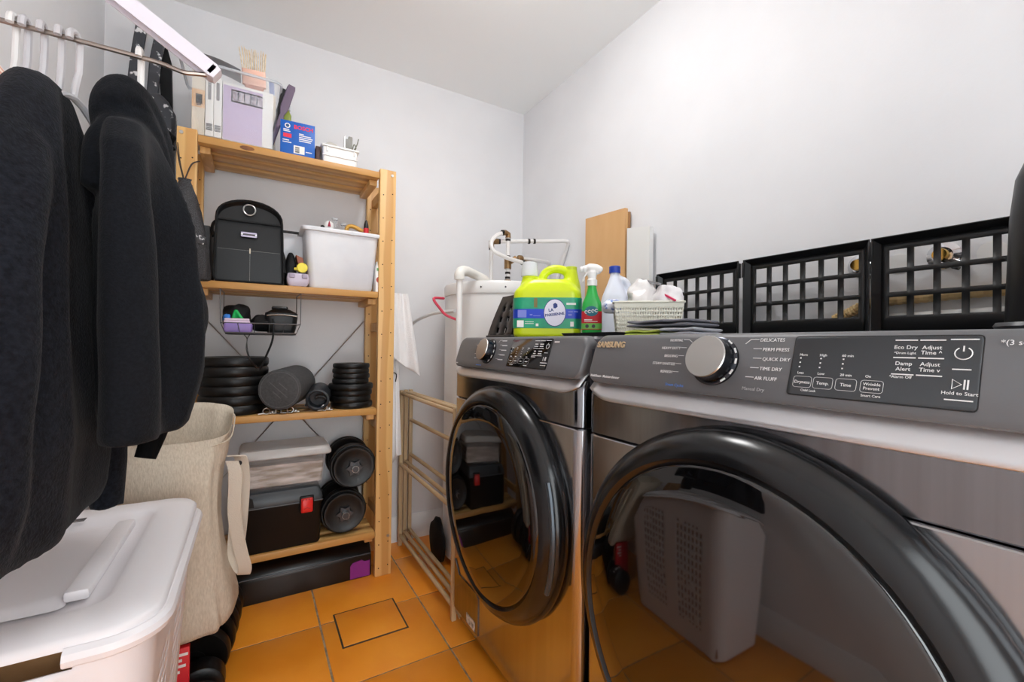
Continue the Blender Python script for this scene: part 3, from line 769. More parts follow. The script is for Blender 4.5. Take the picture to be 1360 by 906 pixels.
b = MB(); rbin(b, [(.09, .09, 0), (.1, .1, .02), (.11, .105, .06), (.108, .1, .075), (.06, .06, .09)], .02, 4); o = b.obj('hip_pack', vinyl, label='shiny black zipped pouch at the right of the wire basket', cat='pouch', group=g, loc=(.09, 1.9, zb))
MB().tube(spline([(-.05, -.054, .064), (0, -.056, .068), (.05, -.054, .064)], 5), .002, 5).obj('zip', steel, o)
b = MB(); rbin(b, [(.05, .03, 0), (.056, .034, .006), (.05, .03, .012)], .006, 3); b.obj('black_buckle', black_m, label='flat black buckle on top of the shiny pouch', cat='buckle', group=g, loc=(.085, 1.91, zb+.0905))
MB().tube(spline([(.06, 1.83, zb+.05), (.062, 1.812, zb+.02), (.058, 1.81, zb-.03), (.04, 1.82, zb-.085), (.022, 1.835, zb-.135)], 6), .0035, 6).obj('hanging_strap', nylon, label='thick black strap dangling from the front of the wire basket', cat='strap')
for k, p in enumerate(([(-.03, 1.82, zb-.008), (-.02, 1.815, zb-.025), (-.022, 1.815, zb-.06), (-.01, 1.82, zb-.1), (.01, 1.84, zb-.13)], [(-.012, 1.82, zb-.008), (-.02, 1.818, zb-.028), (-.017, 1.815, zb-.07), (-.004, 1.82, zb-.105), (.016, 1.84, zb-.128)])):
    MB().tube(spline(p, 5), .0016, 5).obj('cable', black_m, label=('left' if k == 0 else 'right')+' one of two thin black cables dangling under the wire basket', cat='cable')
# ------------------------------------------------------------------ third shelf: weights
z3 = SZ[2]+.001
iron = mat('black_vinyl_weight', S(13, 13, 14), .40, spec=.4, bump=.12, bscale=120)
def plate(r, h, r_in=.016):
    b = MB(); n = 48
    prof = [(r_in, .003), (r*.32, .003), (r*.34, .001), (r*.80, .001), (r*.82, 0), (r*.95, 0), (r*.99, h*.18), (r, h*.5), (r*.99, h*.82), (r*.95, h), (r*.82, h), (r*.80, h-.001), (r*.34, h-.001), (r*.32, h-.003), (r_in, h-.003)]
    b.lathe(prof+[prof[0]], n, cap0=False, cap1=False); return b
words = ['lowest', 'second from bottom', 'third from bottom', 'fourth from bottom', 'fifth from bottom', 'topmost']
for i in range(6):
    o = plate(.115, .0345).obj('weight_plate', iron, label='large black weight plate, %s of six stacked at the left' % words[i], cat='weight plate',
        group='six large plates stacked on the third shelf', loc=(-.0615+random.uniform(-.001, .001), 1.985+random.uniform(-.002, .002), z3+.0356*i))
words8 = ['lowest', 'second from bottom', 'third from bottom', 'fourth from bottom', 'fifth from bottom', 'sixth from bottom', 'second from top', 'topmost']
zz = z3
for i in range(8):
    r, h = ((.084, .0245) if i < 4 else (.074, .0205))
    if i == 3: r = .09
    plate(r, h, .014).obj('weight_plate', iron, label='small black weight plate, %s of eight stacked at the right' % words8[i], cat='weight plate',
        group='eight small plates stacked on the third shelf', loc=(.36+(.004, -.003, .002, 0, -.002, .002, -.001, .001)[i], 1.955, zz))
    zz += h+.0006
# foam roller lying on chrome clamps
rol = thing('foam_roller', 'thick dark grey foam roller lying across the third shelf', 'foam roller', (.086, 1.85, z3+.092))
RM = align((0, 0, 0), (.075, .22, .006))
MB().lathe([(.07, 0), (.0745, .002), (.076, .006), (.076, .222), (.0745, .226), (.07, .228)], 48, RM).obj('roller', mat('grey_foam', S(62, 62, 63), .75, col2=S(74, 74, 75), nscale=120, bump=.3, bscale=260), rol)
rs = MB()
for rr in (.066,): rs.tube([RM @ Vector((rr*cos(a), rr*sin(a), -.0005)) for a in [2*pi*k/40 for k in range(40)]], .0012, 5, closed=True)
rs.obj('end_groove', mat('foam_edge', S(92, 92, 92), .6), rol)
em_ = MB()
for (x0, x1, y0) in ((-.04, .045, -.004), (-.02, .02, .016), (-.025, .012, -.022)): em_.box(x0, x1, y0, y0+.0025, -.0012, .0006, M=RM @ Rz(.75))
em_.obj('embossed_marks', mat('foam_emboss', S(92, 92, 92), .6), rol, kind='stuff')
# rolled black sleeve with open end
rs = thing('rolled_sleeve', 'rolled dark blue black neoprene sleeve with an open end beside the roller', 'sleeve', (.218, 1.862, z3+.045))
RM2 = align((0, 0, 0), (.028, .14, .02))
b = MB(); b.lathe([(.03, .04), (.032, .004), (.036, 0), (.043, .002), (.0435, .012), (.0435, .12), (.04, .128), (.03, .13)], 36, RM2)
b.obj('roll', mat('neoprene', S(34, 38, 44), .5, bump=.2, bscale=80), rs)
b = MB(); b.tube([RM2 @ Vector((.012*a*cos(a*1.2), .008*a*sin(a*1.2), .012)) for a in [.4+.16*k for k in range(16)]], .006, 6); b.obj('inner_fold', mat('neoprene_dark', S(20, 20, 22), .6), rs)
MB().box(.02, .03, -.047, -.043, .02, .11, M=RM2 @ Rz(.5)).obj('white_tag', mat('scuffed_tag', S(30, 30, 32), .5, col2=S(210, 210, 210), nscale=70, ramp=(.55, .6)), rs)
# chrome spring collars
def collar(loc, rz, label):
    t = thing('bar_collar', label, 'clamp', loc, rz, group='steel bar collars on the third shelf')
    MB().tube([(.011*cos(a), 0.004*sin(a*.5), .012+.011*sin(a)) for a in [2*pi*k/16 for k in range(16)]], .0022, 6, closed=True).obj('ring', steel, t)
    MB().tube([(.01, 0, .004), (.03, -.004, .003), (.034, 0, .003)], .0026, 6).obj('arm', steel, t)
    MB().tube([(-.008, .003, .004), (-.028, .0, .003)], .0026, 6).obj('arm', steel, t)
    MB().lathe([(.004, 0), (.0055, .003), (.0055, .009), (.004, .012)], 10, T(.02, 0, 0)).obj('knurl', steel, t)
for x, r, lb in ((.045, .2, 'leftmost steel bar collar under the foam roller'), (.085, 2.6, 'second steel bar collar from the left under the foam roller'), (.125, .4, 'third steel bar collar from the left, between roller and sleeve'), (.245, .3, 'rightmost steel bar collar beside the small plates')):
    collar((x, 1.868, z3), r, lb)

# ------------------------------------------------------------------ lowest shelf
z4 = SZ[3]+.001
tool = thing('toolbox', 'black plastic toolbox with red latch on the lowest shelf', 'toolbox', (.095, 1.975, z4))
tbk = mat('toolbox_black', S(11, 11, 12), .45, spec=.3, bump=.05, bscale=150)
tbl = mat('toolbox_lid_grey', S(56, 60, 64), .4)
b = MB(); rbin(b, [(.276, .2, 0), (.284, .208, .01), (.292, .214, .155), (.296, .218, .16), (.296, .218, .168)], .014, 4); b.obj('body', tbk, tool)
b = MB(); rbin(b, [(.298, .22, .169), (.3, .222, .175), (.292, .214, .2), (.272, .19, .218), (.25, .17, .221)], .016, 4); ld = b.obj('lid', tbl, tool)
b = MB(); rbin(b, [(.1, .05, .215), (.096, .046, .2225)], .006, 3, T(.02, -.03, 0)); b.obj('lid_recess', tbk, ld)
MB().prism([(-.11, .176), (-.085, .176), (-.09, .205), (-.1, .21), (-.107, .2)], -.112, -.09).obj('lid_rib', tbk, ld)
MB().tube([(-.148, -.1105, .1685), (.148, -.1105, .1685)], .0022, 5).obj('seam_lip', mat('seam_grey', S(84, 88, 92), .4), tool)
lt = MB(); lt.box(.066, .116, -.122, -.1, .128, .192, .004); lo = lt.obj('latch_block', tbk, tool)
b = MB(); rbin(b, [(.042, .056, 0), (.04, .054, .004), (.034, .048, .007)], .004, 2, frame((.091, -.121, .158), (1, 0, 0), (0, 0, 1))); la = b.obj('latch', mat('red_latch', S(224, 40, 34), .4), tool, ang=40)
MB().tube([(.08, -.1285, .146), (.091, -.1285, .151), (.102, -.1285, .146)], .0012, 5).obj('latch_ridge', mat('red_dark', S(170, 26, 24), .4), la)
for i in range(4): MB().box(.074+.0105*i, .080+.0105*i, -.129, -.1245, .18, .184).obj('latch_tooth', mat('red_dark', S(170, 26, 24), .4), la)
# clear box with filled contents on top
cx = thing('storage_box', 'clear lidded plastic box of papers on top of the black toolbox', 'box', (.115, 1.975, z4+.2235))
b = MB(); rbin(b, [(.262, .17, 0), (.27, .178, .008), (.29, .194, .118), (.3, .2, .122), (.3, .2, .126), (.286, .19, .122), (.262, .172, .01), (.25, .16, .006)], .016, 4); b.obj('tub', clear_m, cx)
b = MB(); rbin(b, [(.314, .214, .122), (.32, .22, .126), (.32, .22, .134), (.306, .2, .15), (.29, .186, .154), (.27, .166, .152)], .018, 4); b.obj('lid', mat('frosted_lid', S(220, 216, 212), .18, alpha=.6), cx)
b = MB()
rings = []
for k in range(10):
    z = .012+.082*k/9
    rings.append([(a*(1+.03*mnoise.noise(Vector((a*30, c*30, k*1.3)))), c*(1+.03*mnoise.noise(Vector((a*22, c*22, k*2.1)))), z) for a, c in rrect(.252+.02*z/.1, .16+.015*z/.1, .012, 5)])
b.loft(rings)
b.obj('plastic_bag_pile', mat('bagged_paper', S(128, 114, 92), .3, col2=S(232, 222, 218), nscale=22, stretch=(.4, 1, 2.2), bump=.8, bscale=40, coat=.6), label='crinkled clear bags of paper filling the lidded box', cat='bag', loc=(.115, 1.975, z4+.224))
def dumbbell(label, loc, rot, r=.082, nplates=3, L=.36, extra=()):
    t = thing('dumbbell', label, 'dumbbell', loc, rot=rot, group='adjustable dumbbells')
    MB().cyl((0, -L/2, 0), (0, L/2, 0), .0135, n=16).obj('bar', steel, t)
    for s in (-1, 1):
        y = s*(L/2-.045)
        for k in range(nplates):
            rr = r*(1, .9, .8)[min(k, 2)]*(1.0) if s < 0 else r
            rr = (r*.97, r, r*.9)[k % 3]
            o = plate(rr, .022, .0138).obj('plate', iron, t)
            o.matrix_local = T(0, y-s*(.0235*(nplates-1-k))-.011, 0) @ Matrix.Rotation(-pi/2, 4, 'X')
        b = MB(); pts = [((.034 if k % 2 == 0 else .022)*cos(2*pi*k/12), (.034 if k % 2 == 0 else .022)*sin(2*pi*k/12)) for k in range(12)]
        b.prism(pts, y+s*.0135, y+s*.024); b.obj('star_collar', mat('dark_steel', S(70, 70, 72), .35, .9), t)
        MB().cyl((0, y+s*.02, 0), (0, y+s*.046, 0), .0125, n=16).obj('bar_end', mat('dark_steel', S(70, 70, 72), .35, .9), t)
    return t
dumbbell('upper one of two black dumbbells stacked at the right of the lowest shelf', (.368, 2.0, z4+.272), (0, 0, -.03), r=.092, L=.3, nplates=3)
dumbbell('lower one of two black dumbbells stacked at the right of the lowest shelf', (.333, 2.0, z4+.0905), (0, 0, -.03), r=.09, L=.3, nplates=3)

# long black case on the floor beneath
cs = thing('long_case', 'long black plastic storage case on the floor under the lowest shelf', 'case', (.15, 1.99, 0))
b = MB(); rings = []
for x, k in ((-.31, .96), (-.3, 1), (.28, 1), (.288, .97), (.292, .9)):
    rings.append([(x, y*k, z*k) for y, z in ((-.1, 0), (.11, 0), (.11, .11), (.09, .13), (-.04, .135), (-.075, .125), (-.092, .105), (-.098, .095), (-.1, .08))])
b.loft(rings); b.obj('shell', mat('glossy_black_case', S(11, 11, 12), .3, bump=.04, bscale=90), cs)
MB().tube([(-.3, -.1, .094), (.284, -.1, .094)], .003, 6).obj('lid_rim', mat('case_rim', S(58, 58, 62), .25), cs)
b = MB(); b.prism([(.205, .004), (.283, .004), (.283, .066), (.262, .066), (.25, .074), (.215, .068), (.205, .056)], -.1035, -.099); b.obj('purple_label', mat('purple_card', S(132, 32, 128), .5), cs)

# ------------------------------------------------------------------ dumbbells and plates on the floor in front of the shelf
pr = ['farthest', 'second farthest', 'third farthest', 'second nearest', 'nearest']
for i in range(5):
    y = 1.745-.058*i; r = (.1, .099, .096, .092, .086)[i]; x = (-.118, -.121, -.124, -.127, -.132)[i]
    b = plate(r, .034, .014)
    o = b.obj('weight_plate', iron, label='black weight plate on edge on the floor, %s in the row' % pr[i], cat='weight plate', group='plates standing on the floor')
    o.rotation_euler = (-pi/2+.13, 0, -.12); o.location = (x, y-.018, r*.995+.003)
d = thing('dumbbell', 'small black dumbbell with white numbers on its rim beside the hamper', 'dumbbell', (-.11, 1.335, .0), group='adjustable dumbbells')
b = MB(); b.lathe([(.05, -.03), (.056, -.026), (.057, 0), (.056, .026), (.05, .03)], 32, T(0, 0, .058) @ Matrix.Rotation(pi/2, 4, 'X')); b.obj('head', iron, d)
b = MB(); b.lathe([(.05, -.03), (.056, -.026), (.057, 0), (.056, .026), (.05, .03)], 32, T(0, .1, .058) @ Matrix.Rotation(pi/2, 4, 'X')); b.obj('head', iron, d)
MB().cyl((0, .02, .058), (0, .08, .058), .014).obj('bar', steel, d)
for k, a in enumerate((.2, .45, .62, .9)): MB().box(-.003, .003, -.005, .005, .0565, .0578, M=T(0, 0, .058) @ Matrix.Rotation(a-.2, 4, 'Y')).obj('number_mark', print_m, d)
bx = thing('carton_box', 'small red carton with white lettering on the floor beside the hamper', 'box', (-.175, 1.3865, 0))
MB().box(-.04, .045, -.008, .008, 0, .2, .001).obj('carton', mat('red_card', S(216, 26, 36), .5), bx)
wm = MB()
for i, w_ in enumerate((.03, .018, .026, .014)): wm.box(.012, .012+w_, -.0086, -.0075, .18-.014*i, .187-.014*i)
wm.obj('white_print', whitecard, bx, kind='stuff')
# ------------------------------------------------------------------ clothes rail on the left wall
RY, RZc = .9, 1.43
white_pl = mat('white_lacquer', S(232, 228, 238), .35)
rail = thing('clothes_rail', 'white wall bracket holding a thin metal clothes rod', 'clothes rail', (XL, RY, RZc))
rp = [(-.49, RY, RZc-.001), (-.3, RY, RZc), (-.19, RY, RZc), (-.14, RY, RZc-.001), (-.12, RY, RZc-.004), (-.105, RY, RZc-.006), (-.09, RY, RZc-.003), (-.074, RY, RZc)]
MB().tube([(p[0]-XL, p[1]-RY, p[2]-RZc) for p in spline(rp, 4)], .0038, 8).obj('rod', mat('bronzed_rod', S(150, 138, 130), .3, .9), rail)
# sloping U-channel arm from the rod end up to the wall
A, B = Vector((-.066-XL, .0, .002)), Vector((0, 0, .268))
AM = align(A, B); L_ = (B-A).length
ch = [(-.013, -.015), (.013, -.015), (.013, .009), (.010, .009), (.010, -.011), (-.010, -.011), (-.010, .009), (-.013, .009)]
q = (B-A).to_track_quat('Z', 'Y')
# channel frame: across = world Y, web on the upper side
dd = (B-A).normalized(); up_ = Vector((0, 1, 0)).cross(dd); up_ = up_ if up_.z > 0 else -up_
def chp(a, b, t): return A+dd*t+Vector((0, 1, 0))*a-up_*b
b = MB(); b.loft([[chp(a, c, t) for a, c in ch] for t in (.0, L_-.01)]); b.obj('arm', white_pl, rail)
b = MB(); b.loft([[chp(a*k, c*k-.003, t) for a, c in rrect(.026, .024, .004, 2)] for t, k in ((-.006, .9), (0, 1), (.006, 1))]); b.obj('arm_cap', white_pl, rail)
MB().box(0, .01, -.025, .025, -.05, .31, .003).obj('wall_plate', white_pl, rail)
# a second arm nearer the camera
rail2 = thing('wall_bracket', 'pale lilac wall bracket at the left edge of the photo', 'bracket', (XL, .80, 1.36))
MB().box(0, .012, -.02, .02, 0, .34, .003).obj('wall_plate', white_pl, rail2)
MB().box(.012, .17, -.0125, .0125, .10, .128, .004).obj('arm', white_pl, rail2)

hang_m = mat('white_hanger_plastic', S(236, 234, 232), .35)
hang_g = mat('grey_hanger_plastic', S(205, 203, 206), .35)
def hanger(x, rz, label, m, w=.2, drop=.115):
    t = thing('clothes_hanger', label, 'hanger', (x, RY, RZc), rz, group='hangers on the clothes rod')
    r = .0105
    hk = [(0, -r*1.0, -.004)] + [(0, -r*cos(a), .0005+r*sin(a)) for a in [pi*k/8 for k in range(9)]] + [(0, r*1.0, -.02), (0, r*.9, -.045), (0, .003, -.07), (0, 0, -.088)]
    MB().tube(hk, .0046, 8, flat=1.0).obj('hook', m, t)
    MB().tube(spline([(0, -w, -drop-.065), (0, -w*.95, -drop-.055), (0, -w*.5, -drop-.012), (0, 0, -.088), (0, w*.5, -drop-.012), (0, w*.95, -drop-.055), (0, w, -drop-.065)], 4), .005, 8).obj('shoulder_bar', m, t)
    return t
hanger(-.302, .0, 'white hanger at the far left end of the rod', hang_m, w=.16)
hanger(-.290, .0, 'second white hanger from the left end of the rod', hang_g, w=.16)
hanger(-.2725, .05, 'third white hanger from the left end of the rod', hang_g, w=.1)
hanger(-.254, .06, 'white hanger in the middle of the rod carrying the black sweater', hang_g, w=.09)
hanger(-.2375, -.3, 'bare white hanger right of the black sweater', hang_g, w=.14)
hanger(-.162, .02, 'white hanger inside the black hooded sweatshirt', hang_m, w=.085, drop=.125)

# ------------------------------------------------------------------ garments
fleece = mat('black_fleece', S(17, 19, 23), .95, col2=S(25, 27, 32), nscale=240, sheen=.04, spec=.15, bump=.35, bscale=420)
fleece2 = mat('black_velour', S(14, 15, 20), .95, col2=S(28, 30, 37), nscale=160, sheen=.04, spec=.15, bump=.4, bscale=300)
def body(mb, secs, n=56, folds=(5, .0), ph=0, pw=.7):
    rings = []
    for (z, cx, cy, hx, hy, amp) in secs:
        ring = []
        for k in range(n):
            t = 2*pi*k/n; c, s_ = cos(t), sin(t)
            x = abs(c)**pw*(1 if c > 0 else -1)*hx; y = abs(s_)**pw*(1 if s_ > 0 else -1)*hy
            q_ = folds[0]*y/hy*1.5+ph+z*1.2
            f = amp*(1.2-2.0*abs(sin(q_*.5))**.8+.5*sin(folds[0]*2.3*y/hy+ph*2+z*3))
            ring.append((cx+x+f*(1 if c > 0 else -.6), cy+y, z))
        rings.append(ring)
    mb.loft(rings)
def limb(mb, pts, rs, n=20, flat=.7):
    P = spline(pts, 6); m = len(rs)-1; R = []
    for i in range(len(P)):
        u = i/(len(P)-1)*m; k = min(int(u), m-1); R.append(rs[k]+(rs[k+1]-rs[k])*(u-k))
    mb.tube(P, R, n, flat=flat)
def wrinkle(amp, sc, seed, zs=.5):
    def f(co): return amp*mnoise.noise(Vector((co.x*sc, co.y*sc, co.z*sc*zs))+Vector((seed, 0, 0)))
    return f
# hooded sweatshirt
hd = thing('hooded_sweatshirt', 'black hooded sweatshirt hung nearest the end of the rod', 'sweatshirt', (-.162, .94, .75))
mb = MB()
body(mb, [(1.315, -.165, .93, .02, .07, 0), (1.29, -.163, .93, .03, .13, .002), (1.25, -.16, .935, .038, .165, .006), (1.15, -.152, .94, .045, .18, .02), (1.0, -.148, .95, .05, .19, .026), (.92, -.148, .955, .05, .19, .024), (.845, -.15, .95, .046, .18, .012), (.832, -.152, .95, .042, .172, .008)], ph=1.0)
limb(mb, [(-.165, 1.065, 1.25), (-.145, 1.09, 1.16), (-.113, 1.10, 1.045), (-.128, 1.09, .96), (-.15, 1.06, .90)], [.044, .046, .046, .042, .034])
limb(mb, [(-.145, .86, 1.24), (-.13, .90, 1.1), (-.122, .945, .95), (-.112, .96, .91), (-.126, .945, .87), (-.14, .93, .825)], [.03, .038, .04, .036, .029, .021])
# hood
limb(mb, [(-.185, .90, 1.27), (-.19, .895, 1.335), (-.182, .90, 1.362), (-.17, .925, 1.352), (-.152, .955, 1.30), (-.142, .972, 1.235), (-.132, .972, 1.215)], [.03, .034, .032, .03, .028, .022, .012], flat=.9)
limb(mb, [(-.2, .87, 1.2), (-.195, .875, 1.27), (-.17, .9, 1.32), (-.15, .93, 1.27), (-.142, .95, 1.21)], [.03, .035, .03, .03, .03])
limb(mb, [(-.19, .862, 1.335), (-.178, .872, 1.352), (-.164, .89, 1.350), (-.150, .915, 1.325), (-.140, .94, 1.285), (-.133, .95, 1.245)], [.012, .014, .014, .013, .012, .008], flat=1.0)
me = remesh(mb, .0058, 2, wrinkle(.006, 17, 3))
for v in me.vertices: v.co -= Vector(hd.location)
mobj('sweatshirt', me, fleece, hd, ang=0)
for p in hd.children[0].data.polygons: p.use_smooth = True
cuff_m = mat('ribbed_cuff', S(8, 9, 11), .95, spec=.12, bump=.6, bscale=260, stretch=(1, 1, .05))
for pts_, r_ in (([(-.136, .935, .838), (-.141, .93, .822), (-.150, .92, .787)], [.022, .0225, .019]), ([(-.147, 1.063, .91), (-.152, 1.057, .893), (-.158, 1.045, .86)], [.03, .031, .027])):
    c_ = MB(); c_.tube([tuple(Vector(p)-Vector(hd.location)) for p in pts_], r_, 24, flat=.75); c_.obj('cuff', cuff_m, hd)
# velour sweater on the left
sw = thing('black_sweater', 'black velour sweater hung at the left edge of the photo', 'sweater', (-.255, .87, .7))
mb = MB()
body(mb, [(1.352, -.262, .885, .010, .035, 0), (1.335, -.262, .88, .022, .065, .002), (1.29, -.26, .87, .030, .105, .004), (1.22, -.257, .86, .036, .155, .006), (1.1, -.252, .86, .04, .2, .008), (1.0, -.25, .86, .042, .225, .008), (.85, -.245, .86, .046, .235, .008), (.74, -.25, .86, .04, .22, .006), (.715, -.25, .86, .032, .2, .004)], ph=2.2)
limb(mb, [(-.25, .76, 1.22), (-.245, .70, 1.1), (-.242, .67, .95), (-.25, .68, .80), (-.255, .69, .735)], [.03, .04, .044, .04, .03], flat=.75)
limb(mb, [(-.255, 1.0, 1.2), (-.248, 1.05, 1.08), (-.236, 1.075, .9), (-.228, 1.07, .76), (-.225, 1.06, .675)], [.03, .04, .042, .04, .032], flat=.75)
me = remesh(mb, .0065, 4, wrinkle(.004, 18, 9))
for v in me.vertices: v.co -= Vector(sw.location)
o = mobj('sweater', me, fleece2, sw, ang=0)
for p in me.polygons: p.use_smooth = True
# plaid shirt peeking out at far left
sh_ = thing('plaid_shirt', 'peach plaid shirt behind the black sweater at the left edge', 'shirt', (-.335, .87, .9))
mb = MB(); body(mb, [(1.385, -.335, .885, .01, .05, 0), (1.365, -.335, .88, .018, .14, .002), (1.3, -.335, .87, .024, .19, .003), (1.0, -.335, .87, .026, .2, .004), (.85, -.335, .87, .022, .2, .004)])
me = remesh(mb, .009, 3)
for v in me.vertices: v.co -= Vector(sh_.location)
mobj('shirt', me, mat('peach_plaid', S(226, 168, 150), .9, col2=S(244, 226, 214), wave=(34, 'Z', .5, 1)), sh_, ang=80)

# ------------------------------------------------------------------ black speckled bag hanging at the back left corner
spk = mat('speckled_black_vinyl', S(58, 60, 66), .42, col2=S(226, 226, 228), nscale=38, ndetail=8, ramp=(.6, .66), bump=.2, bscale=24)
bb = thing('speckled_bag', 'black paint-flecked vinyl bag with straps hanging beside the shelf', 'bag', (-.335, 2.1, 1.6))
b = MB(); b.prism([(-.075, .05), (.055, .05), (.066, .12), (.068, .235), (.045, .28), (.02, .305), (-.02, .3), (-.06, .29), (-.08, .25)], -.03, .035); o = b.obj('body', spk, bb); bevel(o, .012, 2)
for x0, x1, x2, w in ((-.078, -.066, -.05, .034), (-.02, -.012, .008, .034)):
    b = MB(); b.prism([(x0, .26), (x0+w, .26), (x1+w, .42), (x2+w, .56), (x2, .56), (x1, .42)], -.028, -.012); o = b.obj('strap', spk, bb); bevel(o, .004, 2)
b = MB(); b.prism([(.022, .28), (.055, .26), (.05, .44), (.02, .56), (.0, .56)], -.004, .02); b.obj('dark_strap', nylon, bb)
b = MB(); b.tube(spline([(.05, -.035, .16), (.066, -.045, .14), (.056, -.05, .11), (.068, -.045, .09)], 4), .01, 8, flat=.6); b.obj('knot', nylon, bb)
MB().cyl((.0, .05, .555), (.0, -.03, .56), .006, n=10).obj('hook', steel, bb)

# ------------------------------------------------------------------ laundry hamper
hp = mat('hamper_white', S(228, 224, 226), .4)
ham = thing('laundry_hamper', 'white plastic laundry hamper with recessed lid and perforated side', 'hamper', (-.288, 1.035, .0))
HW, HD = .345, .515
def hsec(z): k = z/.58; return (HW*(.80+.2*k), HD*(.82+.18*k))
# wall built as a grid, holes left open
nz = 58; secs = [.01+(.57-.01)*i/nz for i in range(nz+1)]
rngs = []
for z in secs:
    w_, d_ = hsec(z); ring = []
    r = .05; nc = 6
    # start at the +x side, walk counter-clockwise; sides get many segments
    def seg(p, q, n): return [(p[0]+(q[0]-p[0])*i/n, p[1]+(q[1]-p[1])*i/n) for i in range(n)]
    def arc(cx, cy, a0): return [(cx+r*cos(a0+pi/2*i/nc), cy+r*sin(a0+pi/2*i/nc)) for i in range(nc)]
    hw, hd_ = w_/2, d_/2
    ring += seg((hw, -hd_+r), (hw, hd_-r), 44) + arc(hw-r, hd_-r, 0) + seg((hw-r, hd_), (-hw+r, hd_), 16) + arc(-hw+r, hd_-r, pi/2)
    ring += seg((-hw, hd_-r), (-hw, -hd_+r), 24) + arc(-hw+r, -hd_+r, pi) + seg((-hw+r, -hd_), (hw-r, -hd_), 16) + arc(hw-r, -hd_+r, 3*pi/2)
    rngs.append([(a, c, z) for a, c in ring])
b = MB(); n = len(rngs[0]); vs = [p for r_ in rngs for p in r_]; fs = []
rnd = random.Random(5)
for k in range(nz):
    for i in range(n):
        hole = False
        if 8 <= k <= 46 and ((4 <= i <= 17) or (25 <= i <= 38)):
            ii = i-4 if i <= 17 else i-25
            hole = (k % 3 != 0) and (ii % 2 == 0 or rnd.random() < .0) and rnd.random() < .93
        # dip in the near rim, left of the front
        if k >= nz-2 and n-22+9 <= i < n-22+14: hole = True
        if not hole:
            j = (i+1) % n; fs.append((k*n+i, k*n+j, (k+1)*n+j, (k+1)*n+i))
fs.append(tuple(range(n-1, -1, -1)))
b.add(vs, fs); o = b.obj('basket', hp, ham, ang=50); solid(o, .003, -1)
# rolled rim along the top
w_, d_ = hsec(.57)
rim = [p for p in rrect(w_+.012, d_+.012, .056, 8)]
b = MB(); rr = []
cut = [(a, c) for a, c in rim]
# rim runs from the near edge right of the dip all the way round
idx = [i for i, (a, c) in enumerate(cut)]
pts = cut[18:]+cut[:18]
path = [(a, c, .573) for a, c in rrect(w_+.012, d_+.012, .056, 8)]
# order: start at near-right corner going round to near-left
near_right = [(.085, -d_/2-.006, .573)] + path[27:] + path[:27] + [(-w_/2+.02, -d_/2-.006, .573)]
b.tube(near_right, .0135, 10, flat=1.0); b.obj('rim', hp, ham)
# lid: raised frame with a recessed middle, slightly domed
LW, LD = w_+.016, d_+.016
b = MB(); secs = []
for (k, dz, r) in ((.0, .012, .06), (.0, .02, .06), (.006, .026, .055), (.03, .030, .05), (.062, .031, .04), (.072, .026, .03), (.082, .014, .03), (.10, .013, .03)):
    secs.append([(a, c, .576+dz+.012*(c/LD)) for a, c in rrect(LW-2*k, LD-2*k, r, 6)])
b.loft(secs); lid = b.obj('lid', hp, ham, ang=50)
b = MB(); b.prism([(-.075, -.16), (.055, -.16), (.085, .14), (.085, .15), (-.075, .15)], .569, .5695, axes='xy')
b = MB(); rbin(b, [(.13, .32, .589, -.01, 0), (.118, .30, .597, -.01, 0), (.09, .27, .599, -.01, 0)], .012, 4); b.obj('lid_panel', hp, lid)
b = MB(); b.box(.052, .082, -.15, .15, .591, .608, .005, M=T(0, 0, 0)); b.obj('lid_ridge', hp, lid)
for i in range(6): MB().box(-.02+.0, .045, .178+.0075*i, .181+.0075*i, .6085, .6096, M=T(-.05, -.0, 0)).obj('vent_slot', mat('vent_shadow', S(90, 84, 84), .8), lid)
# cardboard box inside/behind hamper
cbm = mat('brown_cardboard', S(150, 112, 72), .85, col2=S(164, 124, 82), nscale=30)
MB().box(-.475, -.365, 1.312, 1.36, 0, .72, .003).obj('cardboard_box', cbm, label='brown cardboard sheet box standing between the hamper and the tote', cat='box')
MB().box(-.12, .12, -.2, .2, 0, .535, .004).obj('cardboard_liner', cbm, label='brown cardboard carton inside the white hamper', cat='box', loc=(-.278, 1.035, .02))

# ------------------------------------------------------------------ canvas tote bag
cvm = mat('beige_canvas', S(206, 194, 176), .9, col2=S(190, 177, 158), nscale=300, stretch=(1, 1, .25), bump=.35, bscale=420)
tote = thing('tote_bag', 'large beige canvas tote bag standing behind the white hamper', 'bag', (-.19, 1.49, .2))
b = MB(); rings = []
TS = [(.0, .12, .10, .02, 0), (.015, .135, .115, .02, 0), (.08, .138, .12, .004, 0), (.2, .13, .118, -.008, 0), (.34, .13, .112, -.016, 0), (.46, .139, .105, -.014, 0), (.535, .148, .095, -.012, 0), (.56, .15, .095, -.012, 0)]
for i, (z, hx, hy, cx_, cy_) in enumerate(TS):
    ring = []
    for k in range(56):
        t = 2*pi*k/56; c, s_ = cos(t), sin(t)
        x = abs(c)**.45*(1 if c > 0 else -1)*hx; y = abs(s_)**.45*(1 if s_ > 0 else -1)*hy
        f = .010*sin(3*t+z*14)+.016*mnoise.noise(Vector((c*2.2, s_*2.2, z*9)))
        tilt = -.07*(-x/hx)*max(0, (z-.3)/.26) if False else 0
        ring.append((cx_+x+f*c+.0*z, cy_+y+f*s_, z+(.042*(y/hy) if z > .5 else (.022*(y/hy) if z > .4 else 0))))
    rings.append(ring)
inner = [[(p[0]*.965-.0, p[1]*.95, p[2]) for p in rings[-1]], [(p[0]*.95, p[1]*.93, p[2]-.16) for p in rings[-1]]]
b.loft(rings+inner); o = b.obj('sack', cvm, tote, ang=60); subd(o, 1)
hem = [(p[0]*1.004, p[1]*1.006, p[2]-.022) for p in rings[-1]]
